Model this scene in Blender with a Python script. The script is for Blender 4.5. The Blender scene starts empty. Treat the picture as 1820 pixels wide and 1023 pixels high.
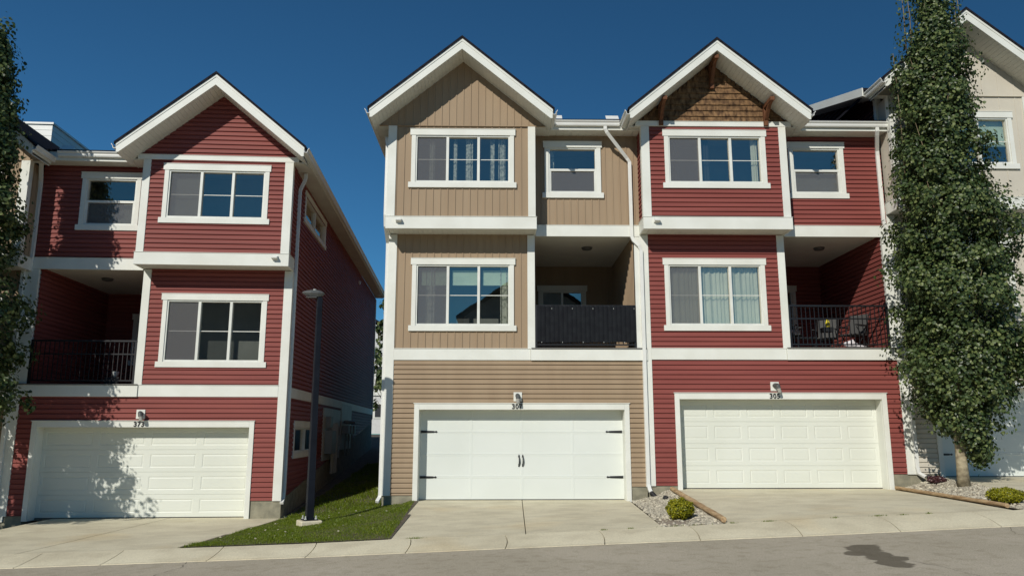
import bpy, bmesh, math, random
from mathutils import Vector, Matrix
import numpy as np
R = math.radians
random.seed(7)
sc = bpy.context.scene
col = sc.collection
# ------------------------------------------------------------------ camera
cam_d = bpy.data.cameras.new('camera'); cam = bpy.data.objects.new('camera', cam_d); col.objects.link(cam)
cam.location = (0, 0, 1.6); cam.rotation_euler = (R(90 + 10.67), 0, R(-1.036))
cam_d.sensor_width = 36; cam_d.lens = 26.92; cam_d.clip_start = 0.1; cam_d.clip_end = 3000
sc.camera = cam
sc.render.resolution_x = 1024; sc.render.resolution_y = 575
# ------------------------------------------------------------------ sky, sun, exposure
SUN = Vector((0.51, 1.0, -0.72)).normalized()          # direction the light travels
w = bpy.data.worlds.new('World'); sc.world = w; w.use_nodes = True
nt = w.node_tree; bg = nt.nodes['Background']
sky = nt.nodes.new('ShaderNodeTexSky'); sky.sky_type = 'NISHITA'; sky.sun_disc = False
sky.sun_elevation = math.asin(-SUN.z); sky.sun_rotation = -math.atan2(-SUN.x, -SUN.y)
sky.altitude = 1100; sky.air_density = 1.0; sky.dust_density = 0.0; sky.ozone_density = 6.0
tint = nt.nodes.new('ShaderNodeMix'); tint.data_type = 'RGBA'; tint.blend_type = 'MULTIPLY'; tint.inputs[0].default_value = 1; tint.inputs[7].default_value = (0.33, 0.68, 0.75, 1)   # clear high-altitude blue
nt.links.new(sky.outputs[0], tint.inputs[6]); nt.links.new(tint.outputs[2], bg.inputs[0]); bg.inputs[1].default_value = 0.085
sd = bpy.data.lights.new('sun', 'SUN'); sd.energy = 3.7; sd.angle = R(0.53); sd.color = (1.0, 0.955, 0.87)
so = bpy.data.objects.new('sun', sd); col.objects.link(so); so.location = (-20, -40, 30)
so.rotation_euler = SUN.to_track_quat('-Z', 'Y').to_euler()
sc.view_settings.view_transform = 'Standard'; sc.view_settings.look = 'None'
sc.view_settings.exposure = 0.0; sc.view_settings.gamma = 1
sc.render.engine = 'CYCLES'
sc.cycles.max_bounces = 8; sc.cycles.transparent_max_bounces = 16

# ------------------------------------------------------------------ materials
MT = {}
def mat(name, c, rough=0.6, c2=None, nscale=3.0, bump=0.0, bscale=60.0, spec=0.5, stretch=(1, 1, 1), island=0.0, metal=0.0, detail=4, contrast=(0.35, 0.65)):
    m = bpy.data.materials.new(name); m.use_nodes = True; MT[name] = m
    n = m.node_tree.nodes; l = m.node_tree.links; b = n['Principled BSDF']
    b.inputs['Roughness'].default_value = rough; b.inputs['Metallic'].default_value = metal
    b.inputs['Specular IOR Level'].default_value = spec
    tc = n.new('ShaderNodeTexCoord'); mp = n.new('ShaderNodeMapping'); mp.inputs['Scale'].default_value = stretch
    l.new(tc.outputs['Object'], mp.inputs[0])
    c2 = c2 or tuple(x * 0.88 for x in c)
    no = n.new('ShaderNodeTexNoise'); no.inputs['Scale'].default_value = nscale; no.inputs['Detail'].default_value = detail
    l.new(mp.outputs[0], no.inputs['Vector'])
    rp = n.new('ShaderNodeValToRGB'); rp.color_ramp.elements[0].position = contrast[0]; rp.color_ramp.elements[1].position = contrast[1]
    rp.color_ramp.elements[0].color = (*c2, 1); rp.color_ramp.elements[1].color = (*c, 1)
    l.new(no.outputs['Fac'], rp.inputs[0]); out = rp.outputs[0]
    if island:
        ge = n.new('ShaderNodeNewGeometry'); hs = n.new('ShaderNodeHueSaturation'); ma = n.new('ShaderNodeMapRange')
        ma.inputs[3].default_value = 1 - island; ma.inputs[4].default_value = 1 + island
        l.new(ge.outputs['Random Per Island'], ma.inputs[0]); l.new(ma.outputs[0], hs.inputs['Value']); l.new(out, hs.inputs['Color']); out = hs.outputs[0]
    l.new(out, b.inputs['Base Color'])
    if bump:
        nb = n.new('ShaderNodeTexNoise'); nb.inputs['Scale'].default_value = bscale; nb.inputs['Detail'].default_value = 6
        l.new(mp.outputs[0], nb.inputs['Vector']); bu = n.new('ShaderNodeBump'); bu.inputs['Strength'].default_value = bump; bu.inputs['Distance'].default_value = 0.01
        l.new(nb.outputs['Fac'], bu.inputs['Height']); l.new(bu.outputs[0], b.inputs['Normal'])
    return m
mat('red_siding', (0.262, 0.076, 0.064), 0.56, (0.215, 0.060, 0.051), 1.0, 0.05, 25, 0.15, (.35, .35, 8.7))
mat('beige_siding', (0.345, 0.256, 0.167), 0.56, (0.315, 0.230, 0.149), 1.0, 0.05, 25, 0.18, (3, 3, .5))
mat('cream_siding', (0.58, 0.54, 0.45), 0.65, (0.53, 0.49, 0.41), 1.1, 0.05, 25, 0.1)
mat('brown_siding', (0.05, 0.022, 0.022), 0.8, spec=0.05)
mat('white_trim', (0.74, 0.75, 0.69), 0.5, (0.68, 0.685, 0.62), 1.6, 0.04, 30, 0.35)
mat('white_metal', (0.74, 0.75, 0.71), 0.35, (0.70, 0.70, 0.66), 3, 0.0, 30, 0.5)
mat('vinyl_frame', (0.74, 0.75, 0.69), 0.4)
mat('soffit', (0.66, 0.66, 0.59), 0.6, (0.61, 0.60, 0.54), 2)
mat('door_white', (0.68, 0.715, 0.675), 0.5, (0.65, 0.685, 0.64), 0.8, 0.03, 60, 0.4)
mat('door_cream', (0.68, 0.70, 0.63), 0.5, (0.65, 0.67, 0.595), 0.8, 0.03, 60, 0.4)
mat('roof_shingle', (0.022, 0.020, 0.026), 0.9, (0.010, 0.010, 0.013), 14, 0.5, 80, spec=0.1)
mat('foundation', (0.30, 0.28, 0.20), 0.85, (0.19, 0.18, 0.13), 5, 0.5, 40)
mat('black_iron', (0.012, 0.012, 0.014), 0.4)
mat('lamp_paint', (0.012, 0.015, 0.022), 0.6, (0.009, 0.011, 0.016), 4, spec=0.12)
mat('lamp_grey', (0.09, 0.095, 0.092), 0.45)
mat('grey_box', (0.25, 0.28, 0.28), 0.5)
mat('pale_box', (0.50, 0.52, 0.49), 0.5)
mat('cedar', (0.245, 0.145, 0.072), 0.85, (0.062, 0.036, 0.022), 4, 0.4, 30, 0.1, (3.2, 3.2, 1.6), island=0.16, contrast=(0.32, 0.64))
mat('cedar_bracket', (0.17, 0.070, 0.030), 0.7, (0.11, 0.043, 0.020), 6, 0.3, 30, 0.3, (4, 4, 0.6))
mat('log_wood', (0.52, 0.38, 0.22), 0.85, (0.30, 0.19, 0.10), 7, 0.4, 20, 0.2, (3, 0.5, 3))
mat('bark', (0.42, 0.36, 0.24), 0.8, (0.19, 0.155, 0.10), 7, 0.8, 30, 0.2, (1, 1, 1.6))
mat('twig', (0.22, 0.17, 0.10), 0.8)
mat('room_wall', (0.26, 0.26, 0.25), 0.9)
mat('deck_grey', (0.16, 0.155, 0.14), 0.7)
mat('fabric_black', (0.017, 0.019, 0.022), 0.9, (0.013, 0.014, 0.017), 8, 0.3, 50, spec=0.06)
mat('fabric_grey', (0.07, 0.07, 0.068), 0.9, bump=0.3)
mat('plastic_black', (0.015, 0.015, 0.017), 0.5)
mat('white_bag', (0.75, 0.72, 0.74), 0.6, bump=0.5, bscale=15)
mat('yellow_paint', (0.75, 0.62, 0.03), 0.5)
mat('soil', (0.13, 0.105, 0.07), 0.95, (0.08, 0.065, 0.045), 6, 0.6, 25)
mat('gravel_bed', (0.36, 0.30, 0.235), 0.95, (0.22, 0.18, 0.14), 45, 0.8, 60)
mat('pebble', (0.50, 0.46, 0.36), 0.8, (0.34, 0.31, 0.245), 12, 0.2, 40, 0.3, island=0.45)
mat('pine_dark', (0.02, 0.03, 0.018), 0.8)
mat('glass_lamp', (0.35, 0.34, 0.30), 0.3)
mat('curtain_sage', (0.66, 0.65, 0.53), 0.9, (0.56, 0.56, 0.46), 2)
mat('curtain_white', (0.50, 0.50, 0.45), 0.9, (0.26, 0.27, 0.24), 16, contrast=(0.40, 0.56))
mat('curtain_grey', (0.035, 0.037, 0.042), 0.9)
mat('blind_pale', (0.58, 0.70, 0.56), 0.85)
mat('blind_grey', (0.26, 0.27, 0.24), 0.85)
mat('opp_siding', (0.20, 0.20, 0.20), 0.7)
mat('far_siding', (0.62, 0.62, 0.60), 0.7)

def leafmat(name, c1, c2, c3, trans=0.25):
    m = bpy.data.materials.new(name); m.use_nodes = True; MT[name] = m
    n = m.node_tree.nodes; l = m.node_tree.links; b = n['Principled BSDF']
    ge = n.new('ShaderNodeNewGeometry'); rp = n.new('ShaderNodeValToRGB')
    e = rp.color_ramp.elements; e[0].color = (*c1, 1); e[1].color = (*c3, 1); k = e.new(0.6); k.color = (*c2, 1)
    l.new(ge.outputs['Random Per Island'], rp.inputs[0]); l.new(rp.outputs[0], b.inputs['Base Color'])
    b.inputs['Roughness'].default_value = 0.42; b.inputs['Specular IOR Level'].default_value = 0.45
    tr = n.new('ShaderNodeBsdfTranslucent'); l.new(rp.outputs[0], tr.inputs[0]); mx = n.new('ShaderNodeMixShader'); mx.inputs[0].default_value = trans
    l.new(b.outputs[0], mx.inputs[1]); l.new(tr.outputs[0], mx.inputs[2]); l.new(mx.outputs[0], n['Material Output'].inputs[0])
leafmat('leaf_green', (0.024, 0.046, 0.014), (0.072, 0.112, 0.033), (0.21, 0.25, 0.085), 0.3)
leafmat('bush_leaf', (0.13, 0.15, 0.006), (0.27, 0.27, 0.010), (0.42, 0.38, 0.018), 0.25)
leafmat('grass_blade', (0.09, 0.15, 0.006), (0.16, 0.235, 0.010), (0.27, 0.30, 0.03), 0.45)
leafmat('leaf_fallen', (0.40, 0.38, 0.24), (0.45, 0.42, 0.3), (0.55, 0.5, 0.36), 0.2)
leafmat('plant_dark', (0.05, 0.02, 0.025), (0.08, 0.03, 0.03), (0.12, 0.05, 0.05), 0.2)

def glassmat():
    m = bpy.data.materials.new('glass'); m.use_nodes = True; MT['glass'] = m
    n = m.node_tree.nodes; l = m.node_tree.links; n.remove(n['Principled BSDF'])
    g = n.new('ShaderNodeBsdfGlossy'); g.inputs['Roughness'].default_value = 0.004; g.inputs[0].default_value = (1, 0.90, 0.76, 1)
    t = n.new('ShaderNodeBsdfTransparent'); t.inputs[0].default_value = (0.86, 0.90, 0.86, 1)
    lw = n.new('ShaderNodeLayerWeight'); lw.inputs[0].default_value = 0.5
    p = n.new('ShaderNodeMath'); p.operation = 'POWER'; p.inputs[1].default_value = 4
    l.new(lw.outputs['Facing'], p.inputs[0])
    a = n.new('ShaderNodeMath'); a.operation = 'MULTIPLY_ADD'; a.inputs[1].default_value = 0.8; a.inputs[2].default_value = 0.30
    l.new(p.outputs[0], a.inputs[0])
    mx = n.new('ShaderNodeMixShader'); l.new(a.outputs[0], mx.inputs[0]); l.new(t.outputs[0], mx.inputs[1]); l.new(g.outputs[0], mx.inputs[2])
    no = n.new('ShaderNodeTexNoise'); no.inputs['Scale'].default_value = 1.3; bu = n.new('ShaderNodeBump'); bu.inputs['Strength'].default_value = 0.05; bu.inputs['Distance'].default_value = 0.02
    tc = n.new('ShaderNodeTexCoord'); l.new(tc.outputs['Object'], no.inputs['Vector']); l.new(no.outputs['Fac'], bu.inputs['Height']); l.new(bu.outputs[0], g.inputs['Normal'])
    l.new(mx.outputs[0], n['Material Output'].inputs[0])
    m = bpy.data.materials.new('screen'); m.use_nodes = True; MT['screen'] = m
    n = m.node_tree.nodes; l = m.node_tree.links; b = n['Principled BSDF']
    b.inputs['Base Color'].default_value = (0.14, 0.14, 0.145, 1); b.inputs['Roughness'].default_value = 0.8
    t = n.new('ShaderNodeBsdfTransparent'); mx = n.new('ShaderNodeMixShader'); mx.inputs[0].default_value = 0.55
    l.new(t.outputs[0], mx.inputs[1]); l.new(b.outputs[0], mx.inputs[2]); l.new(mx.outputs[0], n['Material Output'].inputs[0])
glassmat()

def groundmats():
    # asphalt with real stains: an oil/water patch and a darker patch
    m = bpy.data.materials.new('asphalt'); m.use_nodes = True; MT['asphalt'] = m
    n = m.node_tree.nodes; l = m.node_tree.links; b = n['Principled BSDF']; b.inputs['Roughness'].default_value = 0.9; b.inputs['Specular IOR Level'].default_value = 0.25
    tc = n.new('ShaderNodeTexCoord'); P = tc.outputs['Object']
    def noise(s, d=5, v=P):
        k = n.new('ShaderNodeTexNoise'); k.inputs['Scale'].default_value = s; k.inputs['Detail'].default_value = d; l.new(v, k.inputs['Vector']); return k
    def ramp(src, p0, c0, p1, c1):
        k = n.new('ShaderNodeValToRGB'); k.color_ramp.elements[0].position = p0; k.color_ramp.elements[1].position = p1
        k.color_ramp.elements[0].color = c0; k.color_ramp.elements[1].color = c1; l.new(src, k.inputs[0]); return k
    def mul(a, bb, f=1.0):
        k = n.new('ShaderNodeMix'); k.data_type = 'RGBA'; k.blend_type = 'MULTIPLY'; k.inputs[0].default_value = f; l.new(a, k.inputs[6]); l.new(bb, k.inputs[7]); return k.outputs[2]
    base = ramp(noise(0.5).outputs['Fac'], 0.35, (0.43, 0.385, 0.295, 1), 0.65, (0.49, 0.44, 0.345, 1)).outputs[0]
    g = ramp(noise(70, 3).outputs['Fac'], 0.30, (0.72, 0.72, 0.72, 1), 0.7, (1.22, 1.21, 1.2, 1)).outputs[0]
    base = mul(base, g)
    st = ramp(noise(5, 6).outputs['Fac'], 0.30, (0.84, 0.83, 0.80, 1), 0.5, (1.0, 1.0, 1.0, 1)).outputs[0]
    base = mul(base, st)
    # oil patch: union of distorted ellipses
    dn = noise(2.8, 6); vm = n.new('ShaderNodeVectorMath'); vm.operation = 'MULTIPLY_ADD'; vm.inputs[1].default_value = (0.42, 0.42, 0)
    l.new(dn.outputs['Color'], vm.inputs[0]); l.new(P, vm.inputs[2])
    prev = None
    for (cx, cy, ax, ay, rot) in ((5.08, 11.0, .26, .42, -25), (4.98, 10.45, .24, .42, 0), (4.80, 10.62, .20, .18, 0), (4.90, 9.85, .19, .36, 0), (4.93, 10.2, .23, .32, 0), (5.15, 10.1, .12, .2, -20)):
        mp = n.new('ShaderNodeMapping'); mp.vector_type = 'TEXTURE'; mp.inputs['Location'].default_value = (cx + .21, cy + .21, 0); mp.inputs['Rotation'].default_value = (0, 0, R(rot)); mp.inputs['Scale'].default_value = (ax, ay, 100)
        l.new(vm.outputs[0], mp.inputs[0]); ln = n.new('ShaderNodeVectorMath'); ln.operation = 'LENGTH'; l.new(mp.outputs[0], ln.inputs[0])
        if prev is None: prev = ln.outputs['Value']
        else:
            mi = n.new('ShaderNodeMath'); mi.operation = 'MINIMUM'; l.new(prev, mi.inputs[0]); l.new(ln.outputs['Value'], mi.inputs[1]); prev = mi.outputs[0]
    mask = ramp(prev, 0.80, (0.36, 0.35, 0.33, 1), 0.98, (1, 1, 1, 1)).outputs[0]
    base = mul(base, mask)
    l.new(base, b.inputs['Base Color'])
    bu = n.new('ShaderNodeBump'); bu.inputs['Strength'].default_value = 0.6; bu.inputs['Distance'].default_value = 0.01
    l.new(noise(90, 4).outputs['Fac'], bu.inputs['Height']); l.new(bu.outputs[0], b.inputs['Normal'])
    # concrete
    m = bpy.data.materials.new('concrete'); m.use_nodes = True; MT['concrete'] = m
    n = m.node_tree.nodes; l = m.node_tree.links; b = n['Principled BSDF']; b.inputs['Roughness'].default_value = 0.85; b.inputs['Specular IOR Level'].default_value = 0.3
    tc = n.new('ShaderNodeTexCoord'); P = tc.outputs['Object']
    base = ramp(noise(0.9, 6, P).outputs['Fac'], 0.35, (0.62, 0.565, 0.41, 1), 0.65, (0.70, 0.645, 0.475, 1)).outputs[0]
    mp = n.new('ShaderNodeMapping'); mp.inputs['Scale'].default_value = (1.3, 1.8, 1); mp.inputs['Rotation'].default_value = (0, 0, R(25)); l.new(P, mp.inputs[0])
    base = mul(base, ramp(noise(1.5, 7, mp.outputs[0]).outputs['Fac'], 0.36, (0.88, 0.87, 0.86, 1), 0.56, (1, 1, 1, 1)).outputs[0])
    base = mul(base, ramp(noise(45, 4, P).outputs['Fac'], 0.3, (0.86, 0.86, 0.86, 1), 0.7, (1.08, 1.08, 1.08, 1)).outputs[0])
    base = mul(base, ramp(noise(0.55, 3, P).outputs['Fac'], 0.56, (1, 1, 1, 1), 0.72, (1.03, 0.97, 0.88, 1)).outputs[0])
    l.new(base, b.inputs['Base Color'])
    bu = n.new('ShaderNodeBump'); bu.inputs['Strength'].default_value = 0.25; bu.inputs['Distance'].default_value = 0.01
    l.new(noise(60, 5, P).outputs['Fac'], bu.inputs['Height']); l.new(bu.outputs[0], b.inputs['Normal'])
groundmats()

# ------------------------------------------------------------------ object helpers
def tag(o, label=None, cat=None, group=None, kind=None):
    if label: o['label'] = label
    if cat: o['category'] = cat
    if group: o['group'] = group
    if kind: o['kind'] = kind
    return o
def empty(name, loc, rz=0.0):
    o = bpy.data.objects.new(name, None); col.objects.link(o); o.location = loc; o.rotation_euler = (0, 0, rz); o.empty_display_size = 0.3
    return o
class MB:
    """collects faces; T maps builder coordinates to object coordinates"""
    def __init__(s, T=None): s.v = []; s.f = []; s.T = T or (lambda a, d, z: (a, d, z))
    def add(s, pts, faces):
        k = len(s.v); s.v += [s.T(*p) for p in pts]; s.f += [tuple(i + k for i in f) for f in faces]
    def quad(s, *p): s.add(p, [tuple(range(len(p)))])
    def box(s, a0, a1, d0, d1, z0, z1):
        s.add([(a0, d0, z0), (a1, d0, z0), (a1, d1, z0), (a0, d1, z0), (a0, d0, z1), (a1, d0, z1), (a1, d1, z1), (a0, d1, z1)],
              [(0, 3, 2, 1), (4, 5, 6, 7), (0, 1, 5, 4), (1, 2, 6, 5), (2, 3, 7, 6), (3, 0, 4, 7)])
    def prism(s, poly, ext):
        """poly: 3D points (planar); ext: offset vector"""
        n = len(poly); q = [(p[0] + ext[0], p[1] + ext[1], p[2] + ext[2]) for p in poly]
        s.add(list(poly) + q, [tuple(range(n))[::-1], tuple(range(n, 2 * n))] + [(i, (i + 1) % n, n + (i + 1) % n, n + i) for i in range(n)])
    def tube(s, path, r, n=8, cap=True, rr=None):
        path = [Vector(p) for p in path]; rings = []
        for i, p in enumerate(path):
            t = (path[min(i + 1, len(path) - 1)] - path[max(i - 1, 0)]).normalized()
            u = t.orthogonal().normalized() if i == 0 else (pu - t * pu.dot(t)).normalized()
            pu = u; v = t.cross(u); q = rr[i] if rr else r
            rings.append([tuple(p + (u * math.cos(2 * math.pi * k / n) + v * math.sin(2 * math.pi * k / n)) * q) for k in range(n)])
        pts = [x for r_ in rings for x in r_]; fs = []
        for i in range(len(path) - 1):
            for k in range(n): fs.append((i * n + k, i * n + (k + 1) % n, (i + 1) * n + (k + 1) % n, (i + 1) * n + k))
        if cap: fs += [tuple(range(n))[::-1], tuple(range((len(path) - 1) * n, len(path) * n))]
        s.add(pts, fs)
    def pipe(s, path, w, h, up=(1, 0, 0)):
        """rectangular section pipe"""
        path = [Vector(p) for p in path]; pts = []; up = Vector(up)
        for i, p in enumerate(path):
            t = (path[min(i + 1, len(path) - 1)] - path[max(i - 1, 0)]).normalized()
            u = (up - t * up.dot(t)).normalized(); v = t.cross(u)
            for a, b in ((-1, -1), (1, -1), (1, 1), (-1, 1)): pts.append(tuple(p + u * a * w / 2 + v * b * h / 2))
        fs = [(0, 3, 2, 1), tuple(range(len(pts) - 4, len(pts)))]
        for i in range(len(path) - 1):
            for k in range(4): fs.append((i * 4 + k, i * 4 + (k + 1) % 4, (i + 1) * 4 + (k + 1) % 4, (i + 1) * 4 + k))
        s.add(pts, fs)
    def lathe(s, c, prof, n=16):
        pts = []; fs = []
        for (r, z) in prof:
            for k in range(n): pts.append((c[0] + r * math.cos(2 * math.pi * k / n), c[1] + r * math.sin(2 * math.pi * k / n), c[2] + z))
        for i in range(len(prof) - 1):
            for k in range(n): fs.append((i * n + k, i * n + (k + 1) % n, (i + 1) * n + (k + 1) % n, (i + 1) * n + k))
        fs += [tuple(range(n))[::-1], tuple(range((len(prof) - 1) * n, len(prof) * n))]
        s.add(pts, fs)
    def build(s, name, m, parent=None, bevel=0, smooth=False, recalc=True):
        me = bpy.data.meshes.new(name); me.from_pydata(s.v, [], s.f); me.materials.append(MT[m])
        if recalc:
            bm = bmesh.new(); bm.from_mesh(me); bmesh.ops.recalc_face_normals(bm, faces=bm.faces); bm.to_mesh(me); bm.free()
        if smooth: me.polygons.foreach_set('use_smooth', [True] * len(me.polygons))
        me.update()
        o = bpy.data.objects.new(name, me); col.objects.link(o)
        if parent: o.parent = parent
        if bevel:
            b = o.modifiers.new('bevel', 'BEVEL'); b.width = bevel; b.segments = 2; b.limit_method = 'ANGLE'
        return o

def profile_wall(mb, prof, rng, holes=(), P=None):
    """prof: [(b, off)...] along b; rng(b)->(a0,a1); holes: (a0,a1,b0,b1); P(a,b,off)->builder coords"""
    pts = []
    edges = sorted({h[2] for h in holes} | {h[3] for h in holes})
    for i, (b, o) in enumerate(prof):
        if i:
            pb, po = prof[i - 1]
            for e in edges:
                if pb + 1e-6 < e < b - 1e-6: pts.append((e, po + (o - po) * (e - pb) / (b - pb)))
        pts.append((b, o))
    for (ba, oa), (bb, ob) in zip(pts[:-1], pts[1:]):
        mid = (ba + bb) / 2
        A, B = rng(ba), rng(bb)
        if A[1] - A[0] < 1e-5 and B[1] - B[0] < 1e-5: continue
        hs = sorted((h[0], h[1]) for h in holes if h[2] < mid < h[3])
        if not hs:
            mb.quad(P(A[0], ba, oa), P(A[1], ba, oa), P(B[1], bb, ob), P(B[0], bb, ob)); continue
        cur = [A[0], B[0]]
        for h0, h1 in hs:
            if h0 > cur[0] + 1e-5: mb.quad(P(cur[0], ba, oa), P(h0, ba, oa), P(h0, bb, ob), P(cur[1], bb, ob))
            cur = [max(cur[0], h1), max(cur[1], h1)]
        if A[1] > cur[0] + 1e-5: mb.quad(P(cur[0], ba, oa), P(A[1], ba, oa), P(B[1], bb, ob), P(cur[1], bb, ob))
def clap_prof(z0, z1, per=0.1143, lip=0.03):
    """one course: flat butt edge at the bottom, then a face leaning back, a short ramp and a recessed flat under the next butt"""
    sh = [(0.0, lip), (0.06, lip * .97), (0.62, lip * .78), (0.70, lip * .66), (0.84, 0.003), (1.0, 0.0)]
    prof = []; z = z0
    def off(f):
        for (a, oa), (b, ob) in zip(sh[:-1], sh[1:]):
            if f <= b: return oa + (ob - oa) * (f - a) / (b - a)
        return 0.0
    while z < z1 - 1e-6:
        k = math.floor(z / per + 1e-6); top = min((k + 1) * per, z1); f0 = max(0, (z - k * per) / per); f1 = (top - k * per) / per
        for f in [f0] + [q[0] for q in sh if f0 + 1e-4 < q[0] < f1 - 1e-4] + [f1]: prof.append((k * per + f * per, off(f)))
        z = top
    return prof
def batten_prof(b0, b1, per=0.178, wd=0.03, h=0.016, apex=None):
    prof = [(b0, 0.0)]; k = math.ceil(b0 / per)
    while k * per < b1:
        c = k * per
        if c - wd / 2 > b0 and c + wd / 2 < b1: prof += [(c - wd / 2, 0.0), (c - wd / 2 + .001, h), (c + wd / 2 - .001, h), (c + wd / 2, 0.0)]
        k += 1
    prof.append((b1, 0.0))
    if apex is not None:
        out = []
        for i, p in enumerate(prof):
            if i and prof[i - 1][0] < apex < p[0]: out.append((apex, (p[1] + prof[i - 1][1]) / 2))
            out.append(p)
        prof = out
    return prof

# ------------------------------------------------------------------ windows
FLIP = [False]
def window(parent, P_, a0_, a1_, z0, z1, lites=3, deco=None, name='window', screen=True, label=None, hd=0.155, depth=1.1):
    """P(a,d,z): a along wall, d outward from the wall. a0..a1,z0..z1 = outer casing"""
    flip = FLIP[0]
    P = (lambda a, d, z: P_(a0_ + a1_ - a, d, z)) if flip else P_
    a0, a1 = a0_, a1_
    T = lambda a, d, z: P(a, d, z)
    m = MB(T); cs = 0.105
    m.box(a0 - .005, a1 + .005, -.02, .050, z1 - hd, z1)                # head
    m.box(a0 - .03, a1 + .03, -.02, .055, z0, z0 + .135)               # sill board
    m.box(a0 - .012, a1 + .012, -.02, .06, z1 + .0, z1 + .012)
    m.box(a0 + .03, a0 + .03 + cs, -.02, .040, z0 + .137, z1 - hd - .002)
    m.box(a1 - .03 - cs, a1 - .03, -.02, .040, z0 + .137, z1 - hd - .002)
    w = m.build(name, 'white_trim', parent, bevel=.003)
    if label: w['label'] = label
    g0, g1 = a0 + .03 + cs, a1 - .03 - cs; h0, h1 = z0 + .137, z1 - hd - .002
    fr = .035
    m = MB(T)
    m.box(g0, g0 + fr, -.09, .018, h0, h1); m.box(g1 - fr, g1, -.09, .018, h0, h1)
    m.box(g0 + fr, g1 - fr, -.09, .018, h0, h0 + fr + .01); m.box(g0 + fr, g1 - fr, -.09, .018, h1 - fr, h1)
    W = (g1 - g0)
    if lites == 3:
        c = [g0 + W * .338, g0 + W * .668]
        for x in c: m.box(x - .032, x + .032, -.085, .014, h0 + fr + .01, h1 - fr)
        zm = (h0 + h1) / 2; m.box(g0 + fr, g1 - fr, -.055, -.042, zm - .009, zm + .009)
    elif lites == 1:
        zm = (h0 + h1) / 2 + .01; m.box(g0 + fr, g1 - fr, -.07, .01, zm - .03, zm + .03)
        m.box(g0 + fr, g0 + fr + .03, -.07, .004, h0 + fr + .01, zm - .03); m.box(g1 - fr - .03, g1 - fr, -.07, .004, h0 + fr + .01, zm - .03)
    elif lites == 2:
        x = (g0 + g1) / 2; m.box(x - .03, x + .03, -.085, .012, h0 + fr + .01, h1 - fr)
    m.build('frame', 'vinyl_frame', w, bevel=.003)
    m = MB(T); m.quad(P and (g0 + fr, -.05, h0 + fr), (g1 - fr, -.05, h0 + fr), (g1 - fr, -.05, h1 - fr), (g0 + fr, -.05, h1 - fr)); m.build('pane', 'glass', w)
    if screen:
        m = MB(T)
        if lites == 3: s0, s1, t0, t1 = g0 + fr, g0 + W * .338 - .032, h0 + fr + .01, h1 - fr
        elif lites == 1: s0, s1, t0, t1 = g0 + fr + .03, g1 - fr - .03, h0 + fr + .01, zm - .03
        else: s0, s1, t0, t1 = g0 + fr, (g0 + g1) / 2 - .03, h0 + fr + .01, h1 - fr
        m.quad((s0, -.02, t0), (s1, -.02, t0), (s1, -.02, t1), (s0, -.02, t1)); m.build('insect_screen', 'screen', w)
    m = MB(T)     # dark room behind
    D = -depth; e = .001
    A0, A1, Z0, Z1 = g0 - .25, g1 + .25, h0 - .5, h1 + .15
    m.quad((A0, D, Z0), (A1, D, Z0), (A1, D, Z1), (A0, D, Z1)); m.quad((A0, D, Z0), (A0, -.092, Z0), (A0, -.092, Z1), (A0, D, Z1)); m.quad((A1, D, Z0), (A1, -.092, Z0), (A1, -.092, Z1), (A1, D, Z1))
    m.quad((A0, D, Z0), (A1, D, Z0), (A1, -.092, Z0), (A0, -.092, Z0)); m.quad((A0, D, Z1), (A1, D, Z1), (A1, -.092, Z1), (A0, -.092, Z1))
    m.quad((A0, -.092, Z0), (A1, -.092, Z0), (A1, -.092, h0), (A0, -.092, h0)); m.quad((A0, -.092, h1), (A1, -.092, h1), (A1, -.092, Z1), (A0, -.092, Z1))
    m.quad((A0, -.092, h0), (g0, -.092, h0), (g0, -.092, h1), (A0, -.092, h1)); m.quad((g1, -.092, h0), (A1, -.092, h0), (A1, -.092, h1), (g1, -.092, h1))
    m.build('room', 'room_wall', w)
    def drape(c0, c1, mt, zt=None, zb=None, d=-.16, amp=.028, n=None, nm='curtain'):
        zt = zt or h1 - .02; zb = zb or h0 - .2; n = n or int((c1 - c0) / .012); m = MB(T); ph = random.random() * 6
        pts = []
        for i in range(n + 1):
            t = i / n; a = c0 + (c1 - c0) * t
            dd = d + amp * math.sin(ph + t * (c1 - c0) * 55 + 1.5 * math.sin(t * 9)) + amp * .4 * math.sin(t * 23)
            pts += [(a, dd, zb), (a + .01 * math.sin(t * 30), d + (dd - d) * .6, zt)]
        m.add(pts, [(2 * i, 2 * i + 2, 2 * i + 3, 2 * i + 1) for i in range(n)]); m.build(nm, mt, w, smooth=True, recalc=False)
    for dd in (deco or []):
        k = dd[0]
        if k == 'drape': drape(g0 + W * dd[1], g0 + W * dd[2], dd[3])
        elif k == 'blind':
            m = MB(T); m.box(g0 + W * dd[1], g0 + W * dd[2], -.17, -.155, h0 + (h1 - h0) * dd[3], h1 - .02 if len(dd) < 6 else h0 + (h1 - h0) * dd[5]); m.box(g0 + W * dd[1], g0 + W * dd[2], -.18, -.15, h0 + (h1 - h0) * dd[3] - .03, h0 + (h1 - h0) * dd[3] - .001); m.build('roller_blind', dd[4], w)
    return w

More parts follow.
